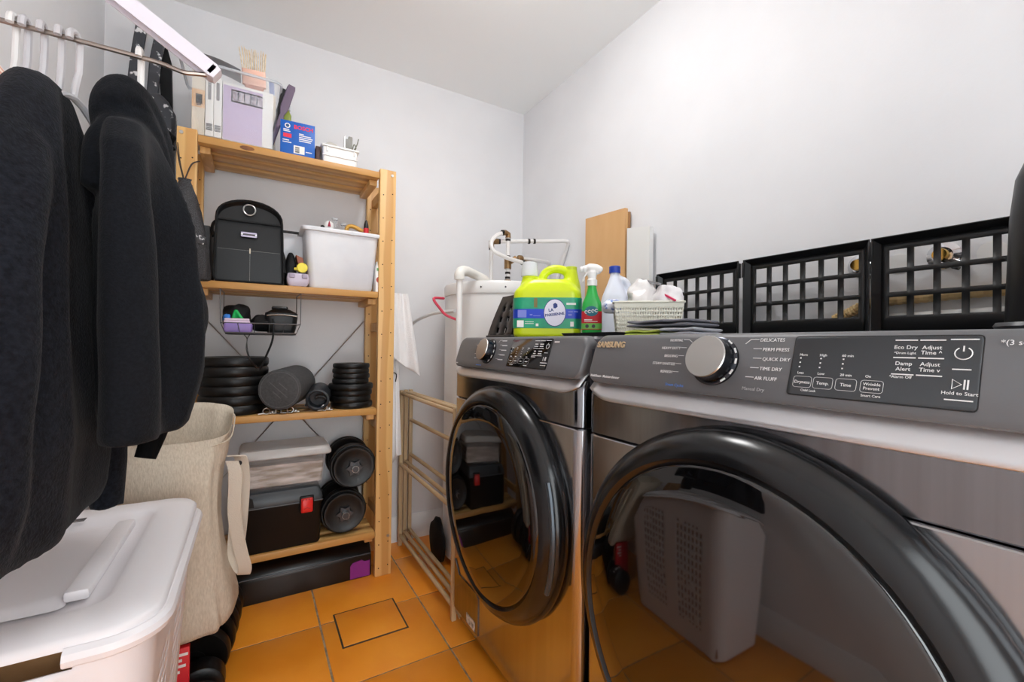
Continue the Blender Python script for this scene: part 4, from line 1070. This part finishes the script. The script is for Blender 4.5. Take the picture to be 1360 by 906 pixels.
MB().tube(hem, .0022, 5, closed=True).obj('hem_seam', cvm, tote)
strap = mat('cream_webbing', S(214, 203, 188), .85, bump=.3, bscale=300)
def ribbon(pts, w, th, dirv):
    b = MB(); P = spline(pts, 6); D = Vector(dirv).normalized(); rings = []
    for i, p in enumerate(P):
        t = (P[min(i+1, len(P)-1)]-P[max(i-1, 0)]).normalized(); n_ = t.cross(D).normalized()
        rings.append([p+D*w/2+n_*th/2, p-D*w/2+n_*th/2, p-D*w/2-n_*th/2, p+D*w/2-n_*th/2])
    return b.loft(rings)
ribbon([(.142, -.02, .44), (.152, -.035, .40), (.15, -.04, .3), (.165, -.04, .2), (.178, -.035, .14), (.172, -.01, .11), (.15, .01, .16), (.152, .015, .26), (.148, .02, .36), (.146, .02, .43)], .034, .004, (1, -.45, 0)).obj('shoulder_strap', strap, tote)
ribbon([(.142, .045, .44), (.162, .05, .43), (.170, .055, .36), (.165, .06, .24), (.158, .07, .16)], .034, .004, (1, -.3, 0)).obj('shoulder_strap', strap, tote)
MB().lathe([(.0075, 0), (.0075, .003), (.004, .004)], 14, align((.158, .01, .425), (.17, -.02, .425))).obj('snap_button', black_m, tote)
# ------------------------------------------------------------------ water heater and pipes
hw_m = mat('white_enamel', S(232, 231, 229), .3)
wh = thing('water_heater', 'white cylindrical water heater in the back right corner', 'water heater', (1.01, 1.83, 0))
MB().lathe([(.24, .02), (.257, .03), (.257, 1.195), (.256, 1.2)], 64).obj('tank', hw_m, wh)
MB().lathe([(.262, 1.195), (.263, 1.2), (.263, 1.238), (.258, 1.246), (.25, 1.249), (.05, 1.25)], 64).obj('top_cap', hw_m, wh)
for a in (3.5, 3.9, 4.3): MB().lathe([(.004, 0), (.003, .002)], 8, align((.263*cos(a), .263*sin(a), 1.22), (.4*cos(a), .4*sin(a), 1.22))).obj('cap_screw', dkink_m, wh)
lab = MB(); n = 10
lab.loft([[(.2585*cos(a), .2585*sin(a), z) for a in [4.12+.24*k/n for k in range(n+1)]] + [(.256*cos(a), .256*sin(a), z) for a in [4.12+.24*k/n for k in range(n, -1, -1)]] for z in (.7, 1.045)]); lab.obj('rating_label', whitecard, wh)
for zz in (1.012, 1.02, .995):
    lab = MB(); lab.loft([[(.2592*cos(a), .2592*sin(a), z) for a in [4.14+.2*k/n for k in range(n+1)]] + [(.257*cos(a), .257*sin(a), z) for a in [4.14+.2*k/n for k in range(n, -1, -1)]] for z in (zz, zz+.005)]); lab.obj('label_print', mat('red_label_print', S(196, 50, 70), .5) if zz < 1.015 else ink_m, wh)
pex = mat('white_pex', S(226, 224, 222), .35)
brass = mat('aged_brass', S(150, 120, 84), .35, .9)
clampb = mat('black_crimp', S(40, 36, 34), .4, .5)
def ring_at(p, d, parent, r=.0125):
    MB().lathe([(r, -.005), (r, .005)], 14, align(p, Vector(p)+Vector(d))).obj('crimp_ring', clampb, parent)
def rel(o, pts): return [tuple(Vector(p)-Vector(o.location)) for p in pts]
p1 = thing('water_pipe', 'looping white water pipe with brass tee on top of the heater', 'pipe', (1.035, 1.8, 1.251))
R_ = lambda pts: rel(p1, pts)
MB().cyl(*R_([(1.035, 1.8, 1.2515), (1.035, 1.8, 1.285)]), .017, n=6).obj('union_nut', brass, p1)
MB().cyl(*R_([(1.035, 1.8, 1.28), (1.035, 1.8, 1.5)]), .0095, n=12).obj('riser', pex, p1)
MB().cyl(*R_([(1.035, 1.8, 1.338), (1.035, 1.8, 1.385)]), .017, n=12).obj('brass_tee', brass, p1)
MB().cyl(*R_([(1.035, 1.8, 1.365), (1.075, 1.79, 1.392)]), .013, n=12).obj('valve_stem', brass, p1)
MB().lathe([(.014, 0), (.016, .006), (.016, .02), (.012, .026)], 14, align(R_([(1.085, 1.79, 1.392)])[0], R_([(1.115, 1.788, 1.392)])[0])).obj('valve_knob', brass, p1)
b = MB(); b.tube(R_([(1.035, 1.8, 1.485), (1.035, 1.8, 1.503), (1.02, 1.8, 1.508), (1.005, 1.795, 1.505)]), .0135, 10); b.obj('brass_elbow', brass, p1)
MB().tube(spline(R_([(1.01, 1.797, 1.506), (.965, 1.78, 1.485), (.925, 1.76, 1.445), (.925, 1.745, 1.405), (.965, 1.74, 1.385), (1.02, 1.75, 1.375), (1.1, 1.77, 1.37), (1.18, 1.8, 1.368)]), 6), .0095, 10).obj('loop', pex, p1)
b = MB(); b.tube(R_([(1.11, 1.772, 1.37), (1.15, 1.787, 1.369)]), .0145, 10); b.obj('brass_coupling', brass, p1)
for p, d in (((1.035, 1.8, 1.318), (0, 0, 1)), ((1.035, 1.8, 1.395), (0, 0, 1)), ((1.035, 1.8, 1.475), (0, 0, 1)), ((1.0, 1.793, 1.504), (1, 0, 0)), ((1.1, 1.77, 1.37), (1, .3, 0)), ((1.16, 1.79, 1.369), (1, .3, 0)), ((1.035, 1.8, 1.295), (0, 0, 1))): ring_at(R_([p])[0], d, p1)
MB().tube(spline(R_([(1.11, 1.79, 1.392), (1.2, 1.82, 1.40), (1.31, 1.86, 1.405), (1.322, 1.87, 1.395), (1.324, 1.885, 1.3), (1.324, 1.9, 1.1)]), 6), .009, 10).obj('outlet', pex, p1)
p2 = thing('water_pipe', 'straight white water pipe crossing to the right wall above the heater', 'pipe', (.958, 1.83, 1.251))
R_ = lambda pts: rel(p2, pts)
MB().cyl(*R_([(.962, 1.83, 1.2515), (.962, 1.83, 1.455)]), .0095, n=12).obj('riser', pex, p2)
b = MB(); b.tube(R_([(.962, 1.83, 1.435), (.962, 1.83, 1.462), (.975, 1.828, 1.466), (.995, 1.824, 1.468)]), .0135, 10); b.obj('brass_elbow', brass, p2)
MB().tube(R_([(.985, 1.826, 1.467), (1.3, 1.712, 1.487), (1.318, 1.708, 1.486), (1.324, 1.712, 1.478), (1.324, 1.76, 1.385), (1.324, 1.83, 1.25)]), .0095, 10).obj('crossover', pex, p2)
for p, d in (((.962, 1.83, 1.43), (0, 0, 1)), ((1.0, 1.822, 1.468), (1, -.36, .06)), ((1.135, 1.772, 1.4765), (1, -.36, .06)), ((1.16, 1.763, 1.478), (1, -.36, .06))): ring_at(R_([p])[0], d, p2)
p3 = thing('relief_pipe', 'white relief pipe running down the front of the water heater', 'pipe', (.70, 1.6, .0))
MB().tube([(0, 0, .06), (0, 0, 1.25)], .0125, 12).obj('down_pipe', hw_m, p3)
MB().tube(spline([(0, 0, 1.235), (.0, 0, 1.258), (.02, .015, 1.272), (.06, .045, 1.276), (.12, .09, 1.272), (.2, .15, 1.264)], 4), [.02]*6+[.021]*6+[.019]*8+[.014], 12).obj('foam_elbow', mat('white_foam_sleeve', S(230, 228, 222), .8), p3)
MB().tube(spline([(.67, 1.69, 1.165), (.612, 1.65, 1.157), (.636, 1.645, 1.12), (.662, 1.64, 1.093), (.702, 1.63, 1.077), (.715, 1.625, 1.075)], 5), .0055, 8).obj('red_tube', mat('crimson_tube', S(200, 40, 72), .4), label='bent crimson tube beside the relief pipe of the heater', cat='tube')
MB().tube(spline([(.745, 1.75, 1.12), (.70, 1.9, 1.115), (.655, 2.06, 1.07), (.625, 2.135, .97), (.615, 2.14, .86), (.61, 2.14, .7)], 6), .008, 8).obj('drain_hose', mat('pale_grey_hose', S(222, 222, 222), .4), label='pale grey hose curving from the heater down the back wall', cat='hose')

# ------------------------------------------------------------------ boards behind the machines
bd = thing('wooden_board', 'bare plywood board standing on end against the right wall', 'board', (1.307, 1.425, 0))
MB().prism([(-.125, 0), (.125, 0), (.125, 1.557), (-.122, 1.543)], -.008, .008, axes='yz').obj('board', mat('birch_ply', S(206, 158, 104), .55, col2=S(216, 172, 120), nscale=9, stretch=(1, 1, .3), bump=.03), bd)
MB().box(.009, .02, -.127, -.1, 1.33, 1.53, .002).obj('batten', mat('ply_edge', S(150, 108, 66), .6), bd)
MB().prism([(1.17, 0), (1.288, 0), (1.288, 1.455), (1.17, 1.437)], 1.296, 1.316, axes='yz').obj('white_panel', mat('white_melamine', S(228, 228, 226), .35), label='white melamine panel standing beside the plywood board', cat='panel')

# ------------------------------------------------------------------ black grid trays leaning on the wall above the dryer
ZT = 1.0
trm = mat('black_tray_plastic', S(15, 16, 18), .38, bump=.03, bscale=100)
def grid_tray(label, y_hi, y_lo, x=1.272, w=None):
    t = thing('grid_tray', label, 'tray', (x, (y_hi+y_lo)/2, ZT+.0005), -pi/2, group='black grid trays above the dryer')
    w = y_hi-y_lo; h = .236; d = .02; m = .02
    # back panel with square holes; local x along width, y depth (toward wall = +y), z up
    hx0, hx1, hz0, hz1 = -w/2+m, w/2-m, .05, h-.022
    nx, nzz = 6, 3; cw = (hx1-hx0)/nx; chh = (hz1-hz0)/nzz; bar = .0056
    xs = [-w/2+.012, hx0]; 
    for i in range(nx): xs += [hx0+cw*i+bar, hx0+cw*(i+1)-bar]
    xs += [hx1, w/2-.012]
    zs = [.012, hz0]
    for i in range(nzz): zs += [hz0+chh*i+bar, hz0+chh*(i+1)-bar]
    zs += [hz1, h-.012]
    b = MB(); nx_ = len(xs); vs = [(xx, 0, zz) for zz in zs for xx in xs]; fs = []
    for k in range(len(zs)-1):
        for i in range(nx_-1):
            if i >= 2 and i % 2 == 0 and k >= 2 and k % 2 == 0 and i < nx_-2 and k < len(zs)-2: continue
            fs.append((k*nx_+i, k*nx_+i+1, (k+1)*nx_+i+1, (k+1)*nx_+i))
    b.add(vs, fs); o = b.obj('grid_panel', trm, t); solid(o, .006, 0)
    b = MB(); fr = []
    for (ins, y) in ((.012, .003), (.012, -.003), (.0, -d), (-.002, -d), (-.002, -d+.004), (.008, .003)):
        fr.append([(xx, y, zz) for xx, zz in ((-w/2+ins, ins), (w/2-ins, ins), (w/2-ins, h-ins), (-w/2+ins, h-ins))])
    fr.append(fr[0]); b.loft(fr, False, False); b.obj('rim', trm, t)
    for sx in (-1, 1): MB().box(sx*(w/2+.002)-.004, sx*(w/2+.002)+.004, -d-.001, -d+.012, h-.05, h-.005, .002).obj('clip', trm, t)
    return t
grid_tray('black grid tray behind the small basket, leftmost of three in a row', 1.095, .789)
grid_tray('black grid tray in the middle of the row above the dryer', .77, .463)
grid_tray('black grid tray at the right of the row, partly behind the black bin', .456, .149)
# wall valves, hose behind the trays
for yv, lb in ((.507, 'brass and chrome wall valve seen through the middle tray'), (.352, 'brass and chrome wall valve seen through the right tray')):
    v = thing('wall_valve', lb, 'valve', (1.335, yv, 1.19))
    MB().lathe([(.03, 0), (.03, .004), (.02, .012), (.018, .014)], 24, Matrix.Rotation(-pi/2, 4, 'Y')).obj('escutcheon', mat('bright_chrome', S(215, 215, 218), .08, 1.0), v)
    MB().lathe([(.014, .012), (.014, .03), (.0125, .034)], 20, Matrix.Rotation(-pi/2, 4, 'Y')).obj('brass_stub', mat('bright_brass', S(214, 170, 84), .2, 1.0), v)
    MB().tube([(-.022, 0, -.008), (-.022, -.02, -.03), (-.024, -.03, -.035)], .004, 8).obj('lever', black_m, v)
    MB().lathe([(.024, 0), (.024, .002)], 20, T(-.0, -.075, -.005) @ Matrix.Rotation(-pi/2, 4, 'Y')).obj('cover_plate', hw_m, v)
b = MB(); P = spline([(1.319, .56, 1.055), (1.319, .53, 1.07), (1.319, .48, 1.092), (1.319, .38, 1.098), (1.319, .26, 1.103), (1.319, .15, 1.106)], 14)
b.tube(P, [.011 if i % 2 else .013 for i in range(len(P))], 10)
o = b.obj('corrugated_hose', mat('cream_corrugated', S(214, 184, 130), .45), label='cream corrugated hose along the wall behind the trays', cat='hose', ang=10)
MB().cyl((1.3195, .45, 1.05), (1.3195, .1, 1.06), .014, n=16).obj('drain_pipe', mat('white_drain', S(226, 226, 224), .4), label='white drain pipe along the wall under the corrugated hose', cat='pipe')
# black bin at the right edge
bn = thing('black_bin', 'black plastic bin with rounded rim at the right edge above the dryer', 'bin', (1.0, .058, ZT+.0005))
b = MB(); rbin(b, [(.24, .23, 0), (.248, .24, .01), (.242, .232, .16), (.236, .222, .215), (.22, .2, .25), (.19, .17, .268), (.15, .13, .274)], .035, 5); o = b.obj('shell', trm, bn)
MB().tube([(a, c, .012) for a, c in rrect(.258, .25, .04, 5)], .006, 6, closed=True).obj('rim', mat('grey_black_rim', S(52, 54, 58), .35), bn)

# ------------------------------------------------------------------ on the washer
jug = thing('detergent_jug', 'lime yellow detergent jug with green label on the washer', 'jug', (.785, 1.115, ZT+.0005), -.613)
mb = MB()
rbin(mb, [(.196, .108, 0), (.206, .118, .008), (.206, .118, .132), (.2, .116, .142), (.16, .10, .165), (.13, .08, .178)], .03, 5)
mb.lathe([(.03, .14), (.028, .17), (.0235, .185), (.0235, .196)], 20, T(-.056, 0, 0))
mb.lathe([(.034, .12), (.03, .16), (.022, .19), (.018, .214)], 20, T(.072, 0, 0))
mb.tube(spline([(-.018, 0, .165), (-.012, 0, .196), (.012, 0, .213), (.045, 0, .212), (.068, 0, .195), (.07, 0, .17)], 5), .0135, 12)
me = remesh(mb, .0042, 3); mobj('bottle', me, mat('lime_plastic', S(206, 224, 18), .3, sub=.0), jug, ang=60)
MB().lathe([(.025, .190), (.027, .192), (.023, .232), (.021, .235)], 20, T(-.056, 0, 0)).obj('measuring_cap', mat('clear_cap', S(228, 232, 238), .15, alpha=.65), jug)
MB().lathe([(.0185, .21), (.0185, .2195), (.016, .221)], 16, T(.072, 0, 0)).obj('vent_cap', mat('lime_cap', S(198, 216, 40), .35), jug)
def lring(z, e=.0014): return [(a, c, z) for a, c in rrect(.206+2*e, .118+2*e, .031, 6)]
lb = MB().loft([lring(.028, 0), lring(.0285), lring(.1195), lring(.12, 0)], False, False).obj('label', mat('green_label', S(22, 142, 110), .4, col2=S(36, 168, 122), nscale=24), jug)
MB().loft([lring(.0575, .0018), lring(.0855, .0018)], False, False).obj('blue_band', mat('blue_label', S(14, 62, 196), .4), lb)
em = MB(); em.lathe([(.0385, 0), (.0385, .0006)], 32, T(.022, -.0612, .0745) @ Matrix.Rotation(pi/2, 4, 'X') @ Matrix.Diagonal((.86, 1.08, 1, 1))); em.obj('emblem_border', mat('navy_print', S(20, 46, 120), .5), lb)
em = MB(); em.lathe([(.0365, 0), (.0365, .0006)], 32, T(.022, -.0618, .0745) @ Matrix.Rotation(pi/2, 4, 'X') @ Matrix.Diagonal((.86, 1.08, 1, 1))); em.obj('emblem', mat('pale_lilac', S(226, 224, 238), .5), lb)
navy = MATS['navy_print']
text('lettering', 'LA', .0128, navy, lb, frame((.011, -.0626, .078), (1, 0, .12), (-.12, 0, 1)), 'CENTER', bold=.0004)
text('lettering', 'PARISIENNE', .0108, navy, lb, frame((.022, -.0626, .066), (1, 0, .12), (-.12, 0, 1)), 'CENTER', bold=.0004)
em = MB(); em.prism([(.018, .088), (.024, .087), (.03, .092), (.029, .1), (.023, .104), (.017, .1)], -.0627, -.0622); em.obj('bonnet_mark', navy, lb)
sm_ = MB()
for (x0, x1, z0, z1_) in ((-.088, -.062, .06, .082), (-.052, -.044, .066, .07), (-.042, -.02, .064, .066), (.062, .075, .076, .079), (.062, .072, .066, .071), (.078, .09, .076, .079)):
    sm_.box(x0, x1, -.0616, -.0606, z0, z1_)
sm_.obj('small_print', mat('lilac_print', S(120, 130, 210), .5), lb, kind='stuff')
sm_ = MB(); sm_.box(-.09, -.07, -.0612, -.0602, .031, .051).box(-.034, -.026, -.0612, -.0602, .034, .042).box(.068, .078, -.0612, -.0602, .034, .048).box(-.066, -.04, -.0612, -.0602, .046, .0475).box(-.066, -.04, -.0612, -.0602, .041, .0425).box(.056, .084, -.0612, -.0602, .098, .104)
sm_.obj('white_print', whitecard, lb, kind='stuff')
MB().box(-.04, -.03, -.0612, -.0602, .09, .118).obj('brown_print', mat('brown_label_print', S(120, 110, 60), .5), lb)

# spray bottle
sp = thing('spray_bottle', 'green trigger spray bottle with white head beside the jug', 'spray bottle', (.835, .965, ZT+.012), -.66)
b = MB(); rbin(b, [(.05, .036, 0), (.056, .04, .006), (.056, .04, .075), (.052, .038, .09), (.034, .03, .112), (.024, .024, .135), (.024, .024, .142)], .015, 5); b.obj('bottle', mat('green_plastic', S(40, 172, 72), .3), sp)
b = MB(); rbin(b, [(.0575, .0415, .012), (.0575, .0415, .064)], .0155, 5, cap0=False, cap1=False); l2 = b.obj('label', mat('red_label', S(206, 32, 44), .45), sp)
b = MB(); rbin(b, [(.058, .042, .014), (.058, .042, .03)], .0157, 5, cap0=False, cap1=False); b.obj('green_stripe', mat('leaf_label', S(110, 190, 80), .45), l2)
em = MB(); em.lathe([(.017, 0), (.017, .0006)], 24, T(-.002, -.0208, .064) @ Matrix.Rotation(pi/2, 4, 'X') @ Matrix.Diagonal((1.1, .85, 1, 1))); em.obj('badge', mat('teal_badge', S(30, 110, 130), .5), l2)
sw_ = MB()
for i in range(4): sw_.tube([(-.017+.0095*i+.0036*cos(a), -.0217, .0615+.0014*i+.0038*sin(a)) for a in [(.5 if i % 2 else 0)+5.2*k/8 for k in range(9)]], .0011, 5)
sw_.obj('swirl_print', whitecard, l2, kind='stuff')
sm_ = MB(); sm_.box(-.022, .0, -.0216, -.0206, .038, .041).box(-.022, .015, -.0216, -.0206, .034, .0355); sm_.obj('small_print', whitecard, l2, kind='stuff')
for x in (-.014, .004): MB().lathe([(.005, 0), (.005, .0008)], 14, T(x, -.0206, .0215) @ Matrix.Rotation(pi/2, 4, 'X')).obj('round_mark', dkink_m, l2)
wpl = mat('white_trigger_plastic', S(234, 234, 232), .35)
MB().lathe([(.0145, .138), (.0145, .155), (.012, .158)], 16).obj('collar', wpl, sp)
mb = MB(); mb.tube([(0, 0, .15), (0, 0, .178)], [.011, .014], 12); mb.tube(spline([(-.026, 0, .186), (-.01, 0, .19), (.012, 0, .188), (.026, 0, .178)], 4), [.0095]*4+[.0125]*5+[.012]*3+[.008], 12); mb.tube(spline([(-.012, 0, .18), (-.022, 0, .165), (-.026, 0, .148)], 3), .0035, 8)
mobj('trigger_head', remesh(mb, .0025, 2), wpl, sp, ang=60)
MB().lathe([(.0075, 0), (.0085, .006), (.0065, .009)], 12, align((-.026, 0, .186), (-.04, 0, .1855))).obj('nozzle', wpl, sp)
# bleach bottle
bl = thing('bleach_bottle', 'white bleach jug with blue cap behind the small basket', 'bottle', (1.085, 1.135, ZT+.0005), -.7)
mb = MB(); rbin(mb, [(.09, .075, 0), (.1, .085, .01), (.1, .085, .11), (.085, .075, .15), (.05, .05, .195), (.032, .032, .222), (.032, .032, .235)], .028, 5)
mb.tube(spline([(.038, 0, .13), (.052, 0, .165), (.04, 0, .2), (.015, 0, .215)], 5), .011, 10)
mobj('bottle', remesh(mb, .004, 3), mat('bleach_white', S(224, 228, 240), .35), bl, ang=60)
MB().lathe([(.0195, .232), (.0195, .254), (.018, .256)], 20).obj('cap', mat('royal_blue_cap', S(24, 62, 170), .4), bl)

# dark flat tray under the bottles
b = MB(); rbin(b, [(.19, .2, 0), (.2, .21, .008), (.204, .214, .011), (.19, .2, .0105), (.18, .19, .004)], .02, 4); o = b.obj('flat_tray', mat('dark_flat_tray', S(44, 42, 46), .45), label='flat dark tray under the spray bottle and small basket', cat='tray', loc=(.82, .86, ZT+.0005))
# small cream lattice basket
bk = thing('lattice_basket', 'small cream woven plastic basket holding packets', 'basket', (.865, .79, ZT+.0125), -.72)
BW, BD, BH = .165, .11, .075
b = MB(); nzz = 15; rngs = []
for k in range(nzz+1):
    z = BH*k/nzz; s_ = .9+.1*k/nzz; ring = []
    hw, hd_ = BW/2*s_, BD/2*s_
    def seg(p, q, n): return [(p[0]+(q[0]-p[0])*i/n, p[1]+(q[1]-p[1])*i/n, z) for i in range(n)]
    ring = seg((hw, -hd_), (hw, hd_), 36)+seg((hw, hd_), (-hw, hd_), 54)+seg((-hw, hd_), (-hw, -hd_), 36)+seg((-hw, -hd_), (hw, -hd_), 54)
    rngs.append(ring)
n = len(rngs[0]); fs = []
for k in range(nzz):
    for i in range(n):
        if 1 <= k <= 12 and k % 2 == 1 and i % 2 == 0: continue
        fs.append((k*n+i, k*n+(i+1) % n, (k+1)*n+(i+1) % n, (k+1)*n+i))
fs.append(tuple(range(n-1, -1, -1)))
b.add([p for r in rngs for p in r], fs); o = b.obj('lattice', mat('cream_plastic', S(222, 220, 206), .5), bk); solid(o, .002, -1)
MB().tube([(a, c, BH) for a, c in rrect(BW+.003, BD+.003, .006, 3)], .0028, 6, closed=True).obj('rim', MATS['cream_plastic'], bk)
g = 'packets in the cream basket'
pw = mat('white_film', S(234, 232, 232), .3, col2=S(214, 210, 212), nscale=30, bump=.9, bscale=28)
crumple('plastic_packet', 'crumpled white packet piled high at the right of the cream basket', 'packet', (.895, .75, ZT+.055), .042, .042, .04, pw, 4, g, .6)
crumple('plastic_packet', 'crumpled clear white packet in the middle of the cream basket', 'packet', (.865, .80, ZT+.05), .042, .042, .05, mat('clear_film', S(222, 218, 216), .25, bump=.9, bscale=24, col2=S(238, 236, 234), nscale=20), 8, g, .7)
crumple('tissue_packet', 'blue and white patterned packet at the left end of the cream basket', 'packet', (.80, .845, ZT+.06), .028, .028, .02, mat('blue_white_print', S(226, 230, 240), .4, col2=S(96, 128, 190), nscale=60, ramp=(.52, .6)), 15, g, .4)
MB().box(-.003, .003, -.022, .022, -.002, .002, M=T(.868, .722, ZT+.1) @ Matrix.Rotation(.5, 4, 'X')).obj('pink_stick', mat('pink_plastic', S(214, 50, 96), .4), label='short pink stick poking out of the cream basket', cat='stick', group=g)
MB().box(-.004, .004, -.03, .03, -.0025, .0025, M=T(.865, .775, ZT+.142) @ Matrix.Rotation(.3, 4, 'X')).obj('grey_stick', ink_m, label='grey clip lying on top of the white packets', cat='clip', group=g)
# folded cloths on the dryer
def folded(label, loc, w, d, h, m, seed, nl=2):
    t = thing('folded_cloth', label, 'cloth', loc, random.uniform(-.1, .1), group='folded cloths on the dryer')
    for k in range(nl):
        b = MB(); rings = []; th = h/nl; N_ = 15
        for i in range(N_):
            u = i/(N_-1); y = -d/2+d*u; r_ = []
            for j in range(17):
                a = 2*pi*j/17; c, s_ = cos(a), sin(a)
                x = w/2*abs(c)**.35*(1 if c > 0 else -1); z = th/2*abs(s_)**.6*(1 if s_ > 0 else -1)
                nz_ = .0035*mnoise.noise(Vector((x*22+seed, y*26, k*3.3)))
                r_.append((x+.006*mnoise.noise(Vector((seed+k*2, y*20, 1))), y, max(0.0003, k*th+th/2+z*(.93 if 0 < i < N_-1 else .5)+(nz_ if k or s_ > 0 else 0))))
            rings.append(r_)
        b.loft(rings); o = b.obj('fold', m, t, ang=80); subd(o, 1)
    return t
gcl = mat('grey_microfibre', S(168, 168, 174), .9, bump=.4, bscale=400); lcl = mat('lime_microfibre', S(196, 212, 96), .9, bump=.4, bscale=400)
gcl2 = mat('dark_grey_microfibre', S(112, 112, 120), .9, bump=.4, bscale=400)
folded('lime green folded cloth at the bottom of the cloth pile', (.765, .675, ZT+.0005), .1, .09, .014, lcl, 1)
folded('light grey folded cloth beside the lime one on the dryer', (.765, .58, ZT+.0005), .1, .085, .017, gcl, 5)
folded('grey folded cloth lying on top of the cloth pile', (.765, .63, ZT+.019), .1, .17, .016, gcl2, 9)
# upside-down black perforated bin behind the jug
ub = thing('perforated_bin', 'black perforated bin turned upside down behind the yellow jug', 'bin', (.875, 1.32, ZT+.0005))
b = MB(); nzz = 8; rngs = []
for k in range(nzz+1):
    z = .15*k/nzz; s_ = 1-.32*(k/nzz)**1.2; hw, hd_ = .15*s_, .085*s_
    def seg(p, q, n): return [(p[0]+(q[0]-p[0])*i/n, p[1]+(q[1]-p[1])*i/n, z) for i in range(n)]
    rngs.append(seg((hw, -hd_), (hw, hd_), 9)+seg((hw, hd_), (-hw, hd_), 13)+seg((-hw, hd_), (-hw, -hd_), 9)+seg((-hw, -hd_), (hw, -hd_), 13))
n = len(rngs[0]); fs = [tuple(nzz*n+i for i in range(n))]
for k in range(nzz):
    for i in range(n):
        if k in (1, 3, 5) and i % 3 == 1 and i not in (22, 31): continue
        fs.append((k*n+i, k*n+(i+1) % n, (k+1)*n+(i+1) % n, (k+1)*n+i))
b.add([p for r in rngs for p in r], fs); o = b.obj('shell', trm, ub); solid(o, .004, -1)
MB().tube([(a, c, .006) for a, c in rrect(.306, .176, .012, 3)], .005, 6, closed=True).obj('rim', trm, ub)

# ------------------------------------------------------------------ folded wooden drying rack and towel
rk_m = mat('pale_beech', S(206, 180, 142), .5, col2=S(194, 166, 126), nscale=12, stretch=(1, 1, .1))
dr_ = thing('drying_rack', 'folded pale wooden clothes drying rack between shelf and washer', 'drying rack', (.65, 1.78, 0))
for fi, (x, y0, y1, zs) in enumerate(((.622, 1.44, 2.10, (.735, .392, .05)), (.65, 1.44, 2.12, (.738, .40, .055)), (.676, 1.44, 2.125, (.735, .60, .43, .06)))):
    for y in (y0, y1): MB().box(x-.65-.009, x-.65+.009, y-1.78-.009, y-1.78+.009, .0, .75, .003).obj('upright', rk_m, dr_)
    for z in zs: MB().cyl((x-.65, y0-1.78, z), (x-.65, y1-1.78, z), .0085, n=12).obj('rod', rk_m, dr_)
MB().tube(spline([(.06, .31, .36), (.064, .29, .33), (.06, .27, .34)], 4), .002, 6).obj('catch_wire', steel, dr_)
tw = thing('towel', 'white terry towel hung on the right side of the shelf', 'towel', (.56, 1.97, .82))
b = MB(); N_ = 26; cols = 22
def towel(x0, x1, zt, zb, y, seed, slope):
    b = MB(); rings = []
    for i in range(N_):
        u = i/(N_-1); r_ = []
        top, bot = [], []
        for j in range(cols):
            v = j/(cols-1); w_ = (x1-x0)*(.55+.45*u)
            x = x0+w_*v-.56; z = zt+(zb(v)-zt)*u-.82
            yy = y-1.97+.012*sin(v*7+seed+u*1.5)*(.3+u)+.004*sin(v*17+seed)
            top.append((x, yy-.004, z)); bot.append((x, yy+.004, z))
        rings.append(top+bot[::-1])
    b.loft(rings); return b
trm_ = mat('white_terry', S(243, 243, 244), .95, bump=.9, bscale=260)
o = towel(.522, .588, 1.2, lambda v: .42+.05*v, 1.985, 1, 0).obj('long_fall', trm_, tw, ang=80)
o = towel(.522, .652, 1.2, lambda v: .92-.09*v, 1.93, 3, 0).obj('short_fall', trm_, tw, ang=80)
MB().tube(spline([(-.045, -.06, .02), (-.035, -.075, .03), (-.02, -.065, .02), (-.022, -.06, -.01)], 4), .0025, 6).obj('hook', black_m, tw)
crumple('black_shoe', 'dark bundle on the floor behind the drying rack', 'bundle', (.722, 1.86, 0), .026, .08, .1, nylon, 31, None, .3)
